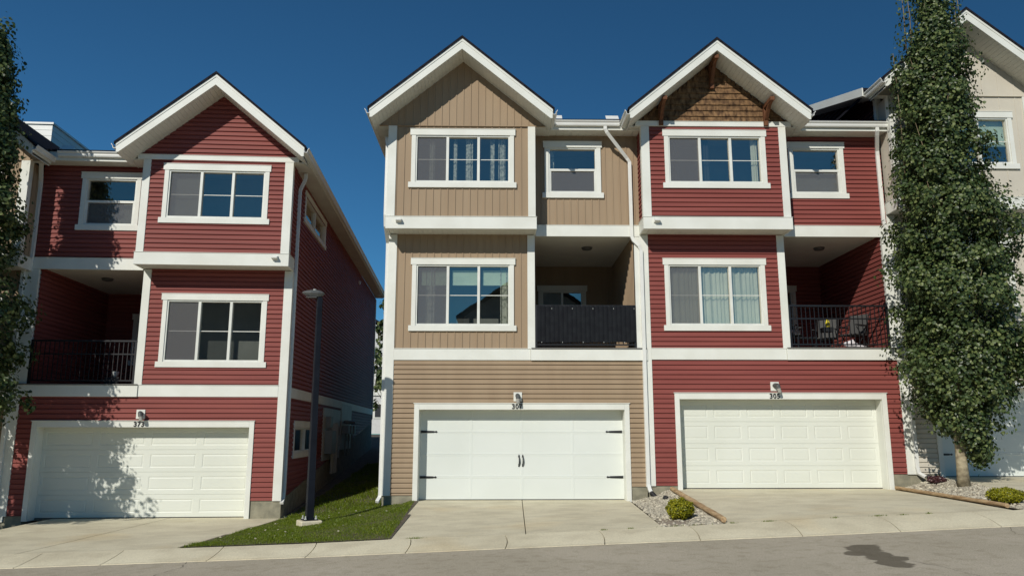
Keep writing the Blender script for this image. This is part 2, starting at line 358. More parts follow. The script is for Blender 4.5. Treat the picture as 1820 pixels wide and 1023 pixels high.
# ------------------------------------------------------------------ garage door
def garage(parent, T, u0, u1, zb, zt, cols, style, mt):
    """u0..u1 outer casing, v towards viewer negative"""
    tw = .115; m = MB(T)
    m.box(u0, u0 + tw, -.045, .02, zb - .03, zt); m.box(u1 - tw, u1, -.045, .02, zb - .03, zt)
    m.box(u0 + tw + .001, u1 - tw - .001, -.043, .02, zt - .14, zt - .001)
    m.box(u0 - .02, u1 + .02, -.06, .0, zt + .001, zt + .018)
    fr = m.build('garage_frame', 'white_trim', parent, bevel=.004)
    m = MB(T); a0, a1, top = u0 + tw, u1 - tw, zt - .14
    m.box(a0 - .03, a0 + .005, .021, .33, zb - .03, top); m.box(a1 - .005, a1 + .03, .021, .33, zb - .03, top); m.box(a0 + .006, a1 - .006, .021, .33, top - .004, top + .03)
    m.build('jamb', 'white_trim', fr)
    A0, A1, Z0, Z1 = a0 + .006, a1 - .006, zb + .012, top - .005; m = MB(T); D = .30
    rows = 4; H = (Z1 - Z0) / rows; W = (A1 - A0) / cols
    for r in range(rows):
        gp = .004 if style == 'panel' else .002
        z0 = Z0 + r * H + gp; z1 = Z0 + (r + 1) * H - gp
        m.quad((A0, D + gp * 2.5, z0 - gp), (A1, D + gp * 2.5, z0 - gp), (A1, D, z0), (A0, D, z0)); m.quad((A0, D + gp * 2.5, z1 + gp), (A1, D + gp * 2.5, z1 + gp), (A1, D, z1), (A0, D, z1))
        for c in range(cols):
            x0 = A0 + c * W; x1 = x0 + W
            if style == 'panel': mx, mz, b1, b2, d1, d2 = min(.075, W * .09 + .02), .10, .022, .045, .009, .002
            else: mx, mz, b1, b2, d1, d2 = .028, .03, .008, .016, .005, .004
            R0 = [(x0, z0), (x1, z0), (x1, z1), (x0, z1)]
            def rc(q): return [(x0 + mx + q, z0 + mz + q), (x1 - mx - q, z0 + mz + q), (x1 - mx - q, z1 - mz - q), (x0 + mx + q, z1 - mz - q)]
            rings = [(R0, D), (rc(0), D), (rc(b1), D + d1), (rc(b2), D + d2)]
            for (ra, da), (rb, db) in zip(rings[:-1], rings[1:]):
                for i in range(4):
                    j = (i + 1) % 4; m.quad((ra[i][0], da, ra[i][1]), (ra[j][0], da, ra[j][1]), (rb[j][0], db, rb[j][1]), (rb[i][0], db, rb[i][1]))
            q = rings[-1]; m.quad(*[(p[0], q[1], p[1]) for p in q[0]])
    m.quad((A0 - .05, D + .03, Z0 - .05), (A1 + .05, D + .03, Z0 - .05), (A1 + .05, D + .03, Z1 + .05), (A0 - .05, D + .03, Z1 + .05))
    door = m.build('garage_door', mt, parent)
    m = MB(T); m.box(A0, A1, D - .004, D + .02, zb - .02, zb + .010); m.build('bottom_seal', 'plastic_black', door)
    if style != 'panel':
        for s in (0, 1):
            for zz in (Z0 + H * .98, Z0 + H * 3.02):
                m = MB(T); L = .40; sx = A0 + .015 if s == 0 else A1 - .015; dr = 1 if s == 0 else -1
                e = [(0, .03), (.3, .022), (.34, .012), (.37, .026), (L, 0)]
                pol = [(sx + dr * a, D - .012, zz + h) for a, h in e] + [(sx + dr * a, D - .012, zz - h) for a, h in e[::-1][1:]]
                m.prism(pol, (0, .010, 0)); m.build('strap_hinge', 'black_iron', door)
        for s in (-1, 1):
            m = MB(T); cx = (A0 + A1) / 2 + s * .045 - .02; zc = Z0 + 2 * H - .27
            m.tube([(cx, D - .004, zc + .02), (cx + .004, D - .04, zc + .05), (cx + .007, D - .055, zc + .12), (cx + .004, D - .04, zc + .19), (cx, D - .004, zc + .22)], .014, 8)
            m.prism([(cx - .022, D - .006, zc + .20), (cx + .022, D - .006, zc + .20), (cx + .016, D - .006, zc + .245), (cx, D - .006, zc + .27), (cx - .016, D - .006, zc + .245)], (0, .005, 0))
            m.prism([(cx - .018, D - .006, zc - .02), (cx + .018, D - .006, zc - .02), (cx + .018, D - .006, zc + .05), (cx - .018, D - .006, zc + .05)], (0, .005, 0))
            m.build('handle', 'black_iron', door)
    return door

def text_mesh(parent, txt, loc, size, m, mirror=False, depth=.006):
    cu = bpy.data.curves.new('t', 'FONT'); cu.body = txt; cu.size = size; cu.extrude = depth; cu.align_x = 'CENTER'; cu.offset = .004; cu.space_character = 1.1
    o = bpy.data.objects.new('t', cu); col.objects.link(o); bpy.context.view_layer.update()
    me = bpy.data.meshes.new_from_object(o.evaluated_get(bpy.context.evaluated_depsgraph_get())); bpy.data.objects.remove(o)
    me.name = 'house_number'; me.materials.clear(); me.materials.append(MT[m])
    ob = bpy.data.objects.new('house_number', me); col.objects.link(ob); ob.parent = parent; ob.location = loc; ob.rotation_euler = (R(90), 0, 0)
    return ob

# ------------------------------------------------------------------ townhouse
def townhouse(name, label, origin, rz, mir, B, sill, siding, upper='clap', end_unit=False, number=None, gstyle=('panel', 4, 'door_white'),
              found=(0.17, 0.35), depth=12.0, lowdeco=None, updeco=None, recdeco=None, gable='same', rz_extra=0.0, side_slope=None, left_roof=False, side_band=False, gz=0.04, wallsplit=None, rail_cover=False, main_low=False, ds=()):
    """local frame: u from the bay's outer edge, v depth (0 = lower facade, negative = towards the lane), z world"""
    S = -1 if mir else 1
    root = empty(name, (origin[0], origin[1], gz), rz); tag(root, label, 'house')
    T = lambda u, v, z: (S * u, v, z - gz)
    W = 6.2; BW = 3.53; BV = -.59; sid = siding + '_siding'
    Z = lambda z: z + B
    G0, G1, Gt = .68, 5.78, sill + 2.23
    rzx = rz_extra
    PF = lambda v0: (lambda a, d, z: T(a, v0 - d, z))                     # front-facing planes
    PL = lambda u0: (lambda a, d, z: T(u0 - d, a, z))                     # faces -u
    PR = lambda u0: (lambda a, d, z: T(u0 + d, a, z))                     # faces +u
    top = Z(9.0) + rzx
    # --- ground floor wall (always horizontal)
    m = MB()
    zlo = min(found)
    def cw(m, P, a0, a1, z0, z1, holes=(), rng=None):
        profile_wall(m, clap_prof(z0, z1), rng or (lambda z: (a0, a1)), holes, lambda a, b, o: P(a, o, b))
    bper = dict(per=.40, h=.008) if siding == 'cream' else {}
    def bw(m, P, a0, a1, z0, z1, holes=()):
        profile_wall(m, batten_prof(a0, a1, **bper), lambda b: (z0, z1), [(h[2], h[3], h[0], h[1]) for h in holes], lambda a, b, o: P(b, o, a))
    up = bw if upper == 'batten' else cw
    cw(m, PF(0), .15, G0 + .02, found[0], Z(3.31)); cw(m, PF(0), G1 - .02, W - .06, found[1], Z(3.31)); cw(m, PF(0), G0 + .02, G1 - .02, Gt - .03, Z(3.31))
    m.build('ground_floor_wall', sid, root)
    m = MB()
    WL = (.52, 3.07, Z(4.00), Z(5.79)); WU = (.50, 3.06, Z(7.41), Z(8.90)); WR = (3.78, 5.26, Z(7.35), Z(8.83))
    hole = lambda w: (w[0] + .11, w[1] - .11, w[2] + .12, w[3] - .14)
    up(m, PF(0), .15, BW - .02, Z(3.56), Z(6.42), [hole(WL)])
    up(m, PF(BV), .15, BW - .15, Z(6.66), top, [hole(WU)])
    up(m, PF(0), BW, W - .02, Z(6.62), top, [hole(WR)])
    up(m, PR(BW), BV + .02, 0, Z(6.66), top); up(m, PL(0), BV + .02, 0, Z(6.66), top)
    # deck recess walls
    DV = 3.7; WB = (3.80, 5.26, Z(4.35), Z(5.82))
    up(m, PF(DV), BW, W - .18, Z(3.55), Z(6.42), [hole(WB)])
    up(m, PR(BW), .02, DV, Z(3.55), Z(6.42)); up(m, PL(W - .19), .02, DV, Z(3.55), Z(6.42))
    m.build('upper_wall', sid, root)
    # --- side and rear walls
    m = MB()
    if side_slope:
        zf, sl = side_slope
        SW = [(1.0, 4.25, Z(7.94), Z(8.80))]; SG = [(1.02, 4.2, Z(1.82), Z(2.75))]
        prof = clap_prof(zf, Z(8.98))
        hol = [hole(SW[0]), hole(SG[0])]
        profile_wall(m, prof, lambda z: (.0, min(depth, max(.001, (z - zf) / sl + .02))), hol, lambda a, b, o: PL(0)(a, o, b))
    else:
        cw(m, PL(0), .1, depth, sill + .1, Z(8.95) + rzx)
    cw(m, PR(W), .1, depth, sill + .1, Z(8.95) + rzx + (.9 if not end_unit else 0))
    m.quad(T(0, depth, sill - .5), T(W, depth, sill - .5), T(W, depth, top), T(0, depth, top))
    m.build('side_wall', sid, root)
    # --- foundation
    m = MB(T)
    m.box(-.035, G0 - .002, -.004, .4, sill - .6, found[0] - .002); m.box(G1 + .002, W, -.004, .4, sill - .6, found[1] - .002)
    if side_slope:
        zf, sl = side_slope; m.prism([(-.02, .401, sill - .8), (-.02, depth, sill - .3), (-.02, depth, zf + sl * depth - .01), (-.02, .401, zf - .01 + .03)], (.3, 0, 0))
    else: m.box(-.02, .3, .401, depth, sill - .6, sill + .12)
    m.build('foundation', 'foundation', root, bevel=.008)
    # --- corner posts
    for (u0, u1, v0, v1, z0, z1) in ((-.040, .165, -.042, .12, found[0] - .01, Z(6.39)), (3.37, 3.552, -.041, .0, Z(3.575), Z(6.389)), (W - .075, W, -.040, .10, found[1] - .01, Z(3.29)), (W - .19, W, -.040, .10, Z(3.60), Z(6.355)),
                                  (-.040, .165, BV - .040, BV + .12, Z(6.682), top - (0 if gable == 'batten' else .002)), (3.372, 3.552, BV - .040, BV + .12, Z(6.682), top - .002)):
        m = MB(T); m.box(u0, u1, v0, v1, z0, z1); m.build('corner_trim', 'white_trim', root, bevel=.004)
    # --- bands
    m = MB(T); m.box(.166, BW - .09, -.046, .0, Z(3.30), Z(3.57)); m.box(.16, BW - .088, -.06, 0, Z(3.571), Z(3.583)); m.build('band_board', 'white_trim', root, bevel=.003)
    m = MB(T); m.box(-.045, 3.575, BV - .05, BV + .01, Z(6.385), Z(6.68)); m.box(-.045, -.001, BV + .011, -.001, Z(6.385), Z(6.68)); m.box(3.531, 3.575, BV + .011, -.001, Z(6.385), Z(6.68))
    m.box(-.055, 3.585, BV - .062, -.001, Z(6.681), Z(6.692)); m.build('band_board', 'white_trim', root, bevel=.003)
    m = MB(T); m.box(BW + .047, W - .001, -.044, .0, Z(6.36), Z(6.64)); m.box(BW + .047, W - .001, -.055, 0, Z(6.641), Z(6.652)); m.build('band_board', 'white_trim', root, bevel=.003)
    m = MB(T)
    m.box(BW - .085, W + .05, -.075, -.0, Z(3.295), Z(3.565)); dk = m.build('deck_fascia', 'white_trim', root, bevel=.003)
    m = MB(T); m.box(BW - .07, W + .04, -.095, 0.03, Z(3.567), Z(3.595)); m.box(BW, W - .15, .031, DV, Z(3.45), Z(3.585)); m.build('deck_floor', 'deck_grey', root, bevel=.003)
    # --- soffits under bay / deck ceiling with V-grooves
    m = MB(T)
    n = 30
    for i in range(n):
        x0 = BW * i / n; x1 = BW * (i + 1) / n; m.box(x0 + .003, x1 - .003, BV + .012, -.002, Z(6.405), Z(6.415))
    m.box(0, BW, BV + .012, 0, Z(6.416), Z(6.43))
    m.build('bay_soffit', 'soffit', root)
    m = MB(T)
    for i in range(36):
        v0 = .03 + (DV - .03) * i / 36; v1 = .03 + (DV - .03) * (i + 1) / 36; m.box(BW, W - .19, v0 + .003, v1 - .003, Z(6.402), Z(6.412))
    m.box(BW - .02, W - .1, .005, DV + .1, Z(6.413), Z(6.43)); m.build('deck_ceiling', 'soffit', root)
    m = MB(T); m.lathe((5.0, 1.3, Z(6.33)), [(.06, 0), (.12, .015), (.14, .05), (.15, .071)], 20); m.build('ceiling_lamp', 'lamp_grey', root, smooth=True)
    # --- gable
    ax = 1.765; zA = Z(10.69) + rzx; sl = .83; tip = 2.17; vF = BV - .69; vB = depth if end_unit else 8.5
    zl = lambda dx: zA - sl * dx
    m = MB()
    gb0, gb1 = ax - 2.03, ax + 2.03
    gz0 = top + (.0 if gable == 'batten' else .12)
    if gable == 'batten':
        profile_wall(m, batten_prof(gb0, gb1, apex=ax, **bper), lambda b: (gz0, max(gz0, zl(abs(b - ax)))), (), lambda a, b, o: T(b, BV - .012 - o, a)); m.build('gable_wall', sid, root)
        m = MB(T); m.box(gb0, gb1, BV - .045, BV + .0, top - .018, top - .004); m.build('gable_flashing', sid, root)
    elif gable == 'shingle':
        per = .152; z = gz0; k = 0
        while z < zA - .1:
            x = gb0 - random.random() * .1
            while x < gb1:
                wd = random.uniform(.07, .19); x1 = x + wd - .0015; zz = z - random.uniform(0, .006); lo = max(x, ax - (zA - zz) / sl); hi = min(x1, ax + (zA - zz) / sl)
                zt = z + per + .02
                if hi - lo > .01:
                    lo2 = max(x, ax - max(0, zA - zt) / sl); hi2 = min(x1, ax + max(0, zA - zt) / sl)
                    if hi2 < lo2: lo2 = hi2 = min(max(ax, lo), hi)
                    d = random.uniform(.036, .040)
                    m.add([T(lo, BV - d, zz), T(hi, BV - d, zz), T(hi2, BV - .006, zt), T(lo2, BV - .006, zt), T(lo, BV, zz), T(hi, BV, zz)], [(0, 1, 2, 3), (4, 5, 1, 0), (1, 5, 2), (0, 3, 4)])
                x += wd
            z += per; k += 1
        m.build('gable_shingles', 'cedar', root, recalc=False)
        m = MB(T); m.prism([(gb0, BV, gz0), (gb1, BV, gz0), (ax, BV, zA)], (0, .05, 0)); m.build('gable_wall', 'brown_siding', root)
    else:
        profile_wall(m, clap_prof(gz0, zA - .01), lambda z: (ax - (zA - z) / sl, ax + (zA - z) / sl), (), lambda a, b, o: T(a, BV - o, b)); m.build('gable_wall', sid, root)
    if gable != 'batten':
        m = MB(T); m.box(gb0 + .10, gb1 - .10, BV - .045, BV + .0, top + .002, top + .12); m.box(gb0 + .08, gb1 - .08, BV - .055, 0, top + .121, top + .131); m.build('gable_trim', 'white_trim', root, bevel=.003)
    # roof slabs, fascia, soffits (each slope)
    m = MB(T); fa = MB(T); sf = MB(T)
    zt = .27
    for s in (-1, 1):
        X = lambda d: ax + s * d
        m.prism([(X(0), vF - .035, zl(0) + zt), (X(tip + .05), vF - .035, zl(tip + .05) + zt), (X(tip + .05), vF - .035, zl(tip + .05) + zt + .065), (X(0), vF - .035, zl(0) + zt + .065)], (0, vB - vF, 0))
        fa.prism([(X(0), vF, zl(0) + .0), (X(tip - .05), vF, zl(tip - .05)), (X(tip - .0), vF, zl(tip - .05)), (X(tip), vF, zl(tip) + zt - .002), (X(0), vF, zl(0) + zt - .002)], (0, .03, 0))
        fa.prism([(X(0), vF - .012, zl(0) + zt - .07), (X(tip + .01), vF - .012, zl(tip + .01) + zt - .07), (X(tip + .01), vF - .012, zl(tip + .01) + zt - .001), (X(0), vF - .012, zl(0) + zt - .001)], (0, .0115, 0))
        nn = 26
        for i in range(nn):
            d0 = (tip - .02) * i / nn + .002; d1 = (tip - .02) * (i + 1) / nn - .002
            sf.prism([(X(d0), vF + .031, zl(d0)), (X(d1), vF + .031, zl(d1)), (X(d1), vF + .031, zl(d1) + .012), (X(d0), vF + .031, zl(d0) + .012)], (0, BV - vF + .1, 0))
        sf.prism([(X(0), vF + .031, zl(0) + .013), (X(tip - .01), vF + .031, zl(tip - .01) + .013), (X(tip - .01), vF + .031, zl(tip - .01) + .03), (X(0), vF + .031, zl(0) + .03)], (0, BV - vF + .1, 0))
    roof = m.build('roof', 'roof_shingle', root)
    fa.build('fascia', 'white_trim', root); sf.build('gable_soffit', 'soffit', root)
    # side eaves of the gable: horizontal soffit, fascia, gutter
    zs_ = zl(tip) + .11
    def gutter(mb, s, x, v0, v1, zt_):
        """along v at x, bulging to side s"""
        pr = [(0, 0), (.0, -.115), (.07, -.115), (.085, -.085), (.085, -.055), (.118, -.02), (.122, 0), (.112, 0), (.105, -.015), (.078, -.05), (.075, -.08), (.065, -.105), (.01, -.105), (.01, 0)]
        mb.prism([(x + s * a, v0, zt_ + b) for a, b in pr], (0, v1 - v0, 0))
    def gutter_u(mb, v, u0, u1, zt_):
        pr = [(0, 0), (.0, -.125), (.07, -.125), (.085, -.09), (.085, -.055), (.118, -.02), (.122, 0), (.112, 0), (.105, -.015), (.078, -.05), (.075, -.08), (.065, -.112), (.01, -.112), (.01, 0)]
        mb.prism([(u0, v - a, zt_ + b) for a, b in pr], (u1 - u0, 0, 0))
    for s in (-1, 1):
        e = s < 0
        vEnd = (depth if (end_unit and e) else (-.42 if e else .0))
        xo = ax + s * tip; xi = 0 if e else BW
        m = MB(T)
        n = 8 if vEnd < 2 else 60
        # soffit strips
        lo, hi = sorted((xo - s * .02, xi))
        for i in range(n):
            a = BV + (vEnd - BV) * i / n; b = BV + (vEnd - BV) * (i + 1) / n
            m.box(lo, hi, a + .003, b - .003, zs_ - .012, zs_)
        m.box(lo, hi, BV - .0, vEnd, zs_ + .001, zs_ + .02)
        m.build('eave_soffit', 'soffit', root)
        m = MB(T); lo, hi = sorted((xo - s * .024, xo)); m.box(lo, hi, vF + .031, vEnd, zs_ - .02, zl(tip) + zt - .01)
        m.build('eave_fascia', 'white_trim', root)
        m = MB(T); gutter(m, s, xo + s * .002, vF + .0, vEnd if (end_unit and e) else -.40, zl(tip) + zt - .02); m.build('gutter', 'white_metal', root)
    # --- main roof over the recess
    ze = Z(9.27) + rzx; vE = -.40
    u0, u1 = ax + tip + (.0), (W - .41 - .13 if not main_low else W)
    m = MB(T)
    n = 14; zso = Z(9.01) + rzx
    for i in range(n):
        a = BW + (W - BW) * i / n; b = BW + (W - BW) * (i + 1) / n; m.box(a + .003, b - .003, vE, 0, zso - .012, zso)
    m.box(BW, W, vE, 0, zso + .001, zso + .02); m.build('eave_soffit', 'soffit', root)
    m = MB(T); m.box(BW + .3, W, vE - .025, vE - .001, zso - .02, ze - .03); m.build('eave_fascia', 'white_trim', root)
    m = MB(T); gutter_u(m, vE - .027, u0 + .125, (W - .41 - .14) if not main_low else W, ze - .07); m.build('gutter', 'white_metal', root)
    for (a, b) in ((u0 + .13, u0 + .30), (W - .41 - .14 - .32, W - .41 - .14))[:1 if main_low else 2]:
        m = MB(T); m.prism([(a, vE - .06, ze + .0), (b, vE - .06, ze + .0), (b, vE + .05, ze + .12), (a, vE + .05, ze + .12)], (0, .02, .02)); m.build('valley_flashing', 'white_metal', root)
    ul = ax if end_unit else (-.53 if left_roof else 0.0)
    vR = 5.0 if end_unit else 6.0
    m = MB(T); m.prism([(ul, vE - .04, ze), (ul, vR, ze + .3 * (vR - vE)), (ul, vR * 2, ze), (ul, vR * 2, ze - .06), (ul, vR, ze + .3 * (vR - vE) - .06), (ul, vE - .04, ze - .06)], (W - ul, 0, 0)); m.build('roof', 'roof_shingle', root)
    if left_roof:
        m = MB(T); m.prism([(ul - .01, vE - .04, ze - .0), (ul - .01, vR, ze + .3 * (vR - vE) - .0), (ul - .01, vR, ze + .3 * (vR - vE) - .22), (ul - .01, vE - .04, ze - .22)], (-.03, 0, 0)); m.build('rake_fascia', 'white_trim', root, bevel=.003)
        m = MB(T); m.prism([(ul, vE, ze - .21), (ul, vR, ze + .3 * (vR - vE) - .21), (ul, vR, ze + .3 * (vR - vE) - .19), (ul, vE, ze - .19)], (-ul + .0, 0, 0)); m.build('rake_soffit', 'soffit', root)
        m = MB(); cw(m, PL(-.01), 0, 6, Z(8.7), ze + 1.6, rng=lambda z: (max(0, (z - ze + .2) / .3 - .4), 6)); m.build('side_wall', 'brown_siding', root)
        m = MB(T); m.box(-.05, .1, -.03, .0, Z(8.6), ze - .1); m.box(-.05, -.03, .0, .09, Z(8.6), ze - .1); m.build('corner_trim', 'white_trim', root, bevel=.004)
    # cap wall between gable and box
    m = MB(T); m.box(.0, BW, BV + .06, BV + .1, top - .1, top + .1); m.build('gable_backing', 'brown_siding', root)
    # --- brackets
    if gable == 'shingle':
        for dx in (-1.30, 0, 1.30):
            zt_ = zl(abs(dx)) - .02 - (.05 if dx == 0 else .0); c = ax + dx; zb = zt_ - .60 if dx else zt_ - .66
            if dx: zt_ -= .0; 
            zt_ = zl(abs(dx) + .055) - .005
            m = MB(T); w2 = .05; v0 = BV - .03
            m.box(c - w2, c + w2, v0 - .085, v0, zb + .02, zt_ - .02)
            m.box(c - w2, c + w2, vF + .07, v0 - .086, zt_ - .11, zt_ - .02)
            poly = []
            for i in range(9):
                t = i / 8; poly.append((t, .0))
            outer = [(v0 - .086 - .44 * (i / 8), zb + .14 + (zt_ - .11 - zb - .14) * math.sin(i / 8 * math.pi / 2) ** 1.15) for i in range(9)]
            inner = [(v0 - .086 - .33 * (i / 8), zb + .25 + (zt_ - .11 - zb - .25) * math.sin(i / 8 * math.pi / 2) ** 1.15) for i in range(9)]
            pts = [(c - w2 * .8, a, b) for a, b in outer] + [(c - w2 * .8, a, b) for a, b in inner[::-1]]
            k = len(pts); q = [(c + w2 * .8, p[1], p[2]) for p in pts]
            fs = [(i, i + 1, 17 - (i + 1), 17 - i) for i in range(8)] + [(k + i, k + i + 1, k + 17 - (i + 1), k + 17 - i) for i in range(8)] + [(i, (i + 1) % k, k + (i + 1) % k, k + i) for i in range(k)]
            m.add(pts + q, fs); m.build('gable_bracket', 'cedar_bracket', root)
    # --- windows
    FLIP[0] = mir
    window(root, PF(0), *WL, lites=3, deco=lowdeco); window(root, PF(BV), *WU, lites=3, deco=updeco)
    window(root, PF(0), *WR, lites=1, deco=recdeco); window(root, PF(DV), *WB, lites=2, screen=False)
    if side_slope:
        window(root, PL(0), *SW[0], lites=2, screen=False, hd=.11); window(root, PL(0), *SG[0], lites=2, screen=False, hd=.16)
        m = MB(T); m.box(-.045, .0, .14, depth - .1, Z(3.30), Z(3.55)); m.build('band_board', 'white_trim', root)
        m = MB(T); m.box(-.05, 0, depth - .14, depth, zf + sl * .11 * 0 + 2.2, Z(8.9)); m.build('corner_trim', 'white_trim', root)
        m = MB(T); m.box(-.035, 0, 12.2, 12.36, Z(8.42), Z(8.58)); m.box(-.09, -.036, 12.22, 12.34, Z(8.44), Z(8.55)); m.build('vent_hood', 'white_metal', root)
    # --- garage
    garage(root, T, G0, G1, sill, Gt, gstyle[1], gstyle[0], gstyle[2])
    # --- wall lamp and number
    cu = 2.93 if mir else 3.02 if gable == 'shingle' else 3.13
    cu = {True: 3.33}.get(mir, 3.13 if number == '307' else 3.10)
    m = MB(T); m.box(cu - .10, cu + .10, -.045, -.0, Gt + .055, Gt + .27); wl = m.build('wall_lamp', 'white_trim', root, bevel=.004)
    s2 = S * (1 if number == '305' else -1 if number == '373' else .2)
    m = MB(T); m.tube([(cu - .01, -.046, Gt + .18), (cu - .01, -.10, Gt + .19), (cu - .01 + S * s2 * .03, -.17, Gt + .18)], .05, 12); m.tube([(cu - .01 + S * s2 * .03, -.17, Gt + .20), (cu - .01 + S * s2 * .05, -.18, Gt + .11)], .052, 12); m.build('lamp_arm', 'lamp_grey', wl, smooth=False)
    m = MB(T); m.tube([(cu - .01 + S * s2 * .05, -.18, Gt + .109), (cu - .01 + S * s2 * .07, -.19, Gt + .01)], .045, 12); m.build('lamp_glass', 'glass_lamp', wl)
    if number: text_mesh(root, number, (S * (cu + (-.02 if not mir else .015)), -.052, Gt - .118 - gz), .155, 'plastic_black')
    # --- flood fixture on the bay band
    m = MB(T); m.box(.20, .31, BV - .075, BV - .041, Z(6.53), Z(6.63)); m.prism([(.21, BV - .076, Z(6.62)), (.21, BV - .17, Z(6.60)), (.21, BV - .17, Z(6.56)), (.21, BV - .076, Z(6.53))], (.13, 0, 0)); m.build('vent_hood', 'white_metal', root)
    # --- railing
    v = .0 - .02; z0, z1 = Z(3.66), Z(4.62); a0, a1 = BW + .02, W - .20
    m = MB(T)
    m.box(a0, a1, v - .03, v + .03, z1 - .02, z1 + .02); m.box(a0, a1, v - .015, v + .015, z0, z0 + .03)
    if not rail_cover: m.box(a0, a1, v - .015, v + .015, Z(4.29), Z(4.32))
    m.box(a1 - .05, a1, v - .025, v + .025, Z(3.596), z1 - .021); m.box(a0, a0 + .05, v - .025, v + .025, Z(3.596), z1 - .021)
    rail = m.build('deck_railing', 'black_iron', root)
    n = 23
    for i in range(1, n):
        x = a0 + (a1 - a0) * i / n; m = MB(T); m.box(x - .008, x + .008, v - .008, v + .008, z0 + .031, z1 - .021); m.build('baluster', 'black_iron', rail)
    # --- downspouts
    for path in ds:
        m = MB(T); m.pipe([(p[0], p[1], p[2]) for p in path], .085, .065, up=(1, 0, 0) if True else 0); m.build('downspout', 'white_metal', root, bevel=.006)
    return root, T

# downspout paths are in local (u, v, z-world)
rowY = 18.39
G = 'townhouses in two rows along the lane'
ds307 = [[(-.20, .10, 9.02), (-.20, .10, 8.96), (-.18, .08, 8.84), (-.075, -.46, 8.72), (-.07, -.50, 8.6), (-.07, -.50, 6.75), (-.07, -.42, 6.5), (-.07, .02, 6.2), (-.07, .04, 6.0), (-.07, .04, .20), (-.08, .03, .12), (-.12, -.10, .03)],
         [(5.30, -.46, 9.10), (5.30, -.46, 9.0), (5.34, -.44, 8.93), (5.88, -.10, 8.38), (5.95, -.075, 8.28), (5.95, -.075, 6.35), (5.99, -.08, 6.25), (6.12, -.09, 6.12), (6.17, -.075, 6.0), (6.17, -.075, .42), (6.19, -.11, .30), (6.21, -.15, .24)]]
ds305 = [[(5.93, -.46, 9.10), (5.93, -.46, 9.0), (5.95, -.40, 8.93), (6.07, -.10, 8.62), (6.08, -.075, 8.5), (6.08, -.075, 6.75), (6.12, -.075, 6.62), (6.30, -.075, 6.50), (6.34, -.075, 6.38), (6.34, -.075, .80), (6.36, -.09, .66), (6.45, -.2, .58)]]
h307, T307 = townhouse('townhouse', 'beige townhouse with black strap hinges on its white garage door, number 307', (-2.66, rowY), 0, False, 0.0, .04, 'beige', 'batten', end_unit=True, number='307', depth=18.5,
    gstyle=('flush', 4, 'door_white'), found=(.17, .36), gable='batten', rail_cover=True, ds=ds307,
    lowdeco=[('blind', .05, .34, .70, 'blind_pale', .93), ('blind', .38, .67, .70, 'blind_pale', .93), ('blind', .71, 1.0, .70, 'blind_pale', .93), ('drape', .10, .20, 'curtain_white'), ('drape', .90, 1.02, 'curtain_white')],
    updeco=[('drape', .14, .20, 'curtain_white'), ('drape', .40, .44, 'curtain_white'), ('drape', .53, .61, 'curtain_white'), ('drape', .79, .84, 'curtain_white'), ('drape', .88, .96, 'curtain_white')], recdeco=[('drape', .0, .13, 'curtain_white')])
h305, T305 = townhouse('townhouse', 'red townhouse with cedar-shingled gable, timber brackets and number 305', (3.53, rowY), 0, False, 0.02, .29, 'red', number='305',
    gstyle=('panel', 6, 'door_cream'), found=(.38, .64), gable='shingle', gz=.29, ds=ds305, main_low=True,
    lowdeco=[('drape', .0, .36, 'curtain_sage'), ('drape', .36, .67, 'curtain_sage'), ('drape', .68, 1.0, 'curtain_sage')], updeco=[('drape', .0, .10, 'curtain_grey'), ('drape', .38, .46, 'curtain_grey'), ('drape', .91, .98, 'curtain_sage')], recdeco=[('blind', 0, 1, .0, 'blind_grey', .5)])
h303, T303 = townhouse('townhouse', 'tall cream townhouse at the right edge, partly hidden behind the columnar tree', (9.75, rowY), 0, False, .56, .56, 'cream', 'batten', number=None,
    gstyle=('flush', 4, 'door_white'), found=(.64, .8), gable='batten', gz=.56, rz_extra=.33, left_roof=True, lowdeco=[('blind', 0, 1, .3, 'blind_pale')], updeco=[('blind', 0, 1, .45, 'blind_pale')])
# left row is turned by 2.9 degrees
hr = .0508; t_ = Vector((math.cos(hr), math.sin(hr), 0)); n_ = Vector((-math.sin(hr), math.cos(hr), 0))
def LW(u, n): p = t_ * u + n_ * n; return (p.x, p.y)
LO = 18.95
ds373 = [[(-.20, .10, 8.10), (-.20, .10, 8.0), (-.18, .12, 7.93), (-.06, .17, 7.68), (-.055, .17, 7.55), (-.055, .17, .25), (-.055, .12, .06), (-.055, -.03, -.03)],
         [(6.05, -.46, 8.24), (6.05, -.46, 8.1), (6.07, -.38, 8.02), (6.19, -.10, 7.7), (6.20, -.075, 7.55), (6.20, -.075, 5.85), (6.22, -.08, 5.65), (6.34, -.09, 5.5), (6.36, -.075, 5.35), (6.36, -.075, -.2), (6.36, -.12, -.3)]]
h373, T373 = townhouse('townhouse', 'red end townhouse numbered 373 with tree shadow over its garage door', LW(-4.17, LO), hr, True, -.865, -.37, 'red', end_unit=True, number='373',
    gstyle=('panel', 4, 'door_cream'), found=(.03, -.28), gz=-.37, depth=18.8, side_slope=(.03, .11), updeco=[('blind', .0, .34, .0, 'blind_grey')], lowdeco=[], recdeco=[('blind', 0, 1, .0, 'blind_grey', .5)], ds=ds373)
h375, T375 = townhouse('townhouse', 'beige townhouse at the left edge, mostly hidden behind the dark tree', LW(-10.40, LO), hr, True, -.95, -.6, 'beige', 'batten', number=None,
    gstyle=('flush', 4, 'door_white'), found=(-.4, -.4), gz=-.6, gable='batten')
for h in (h307, h305, h303, h373, h375): h['group'] = G
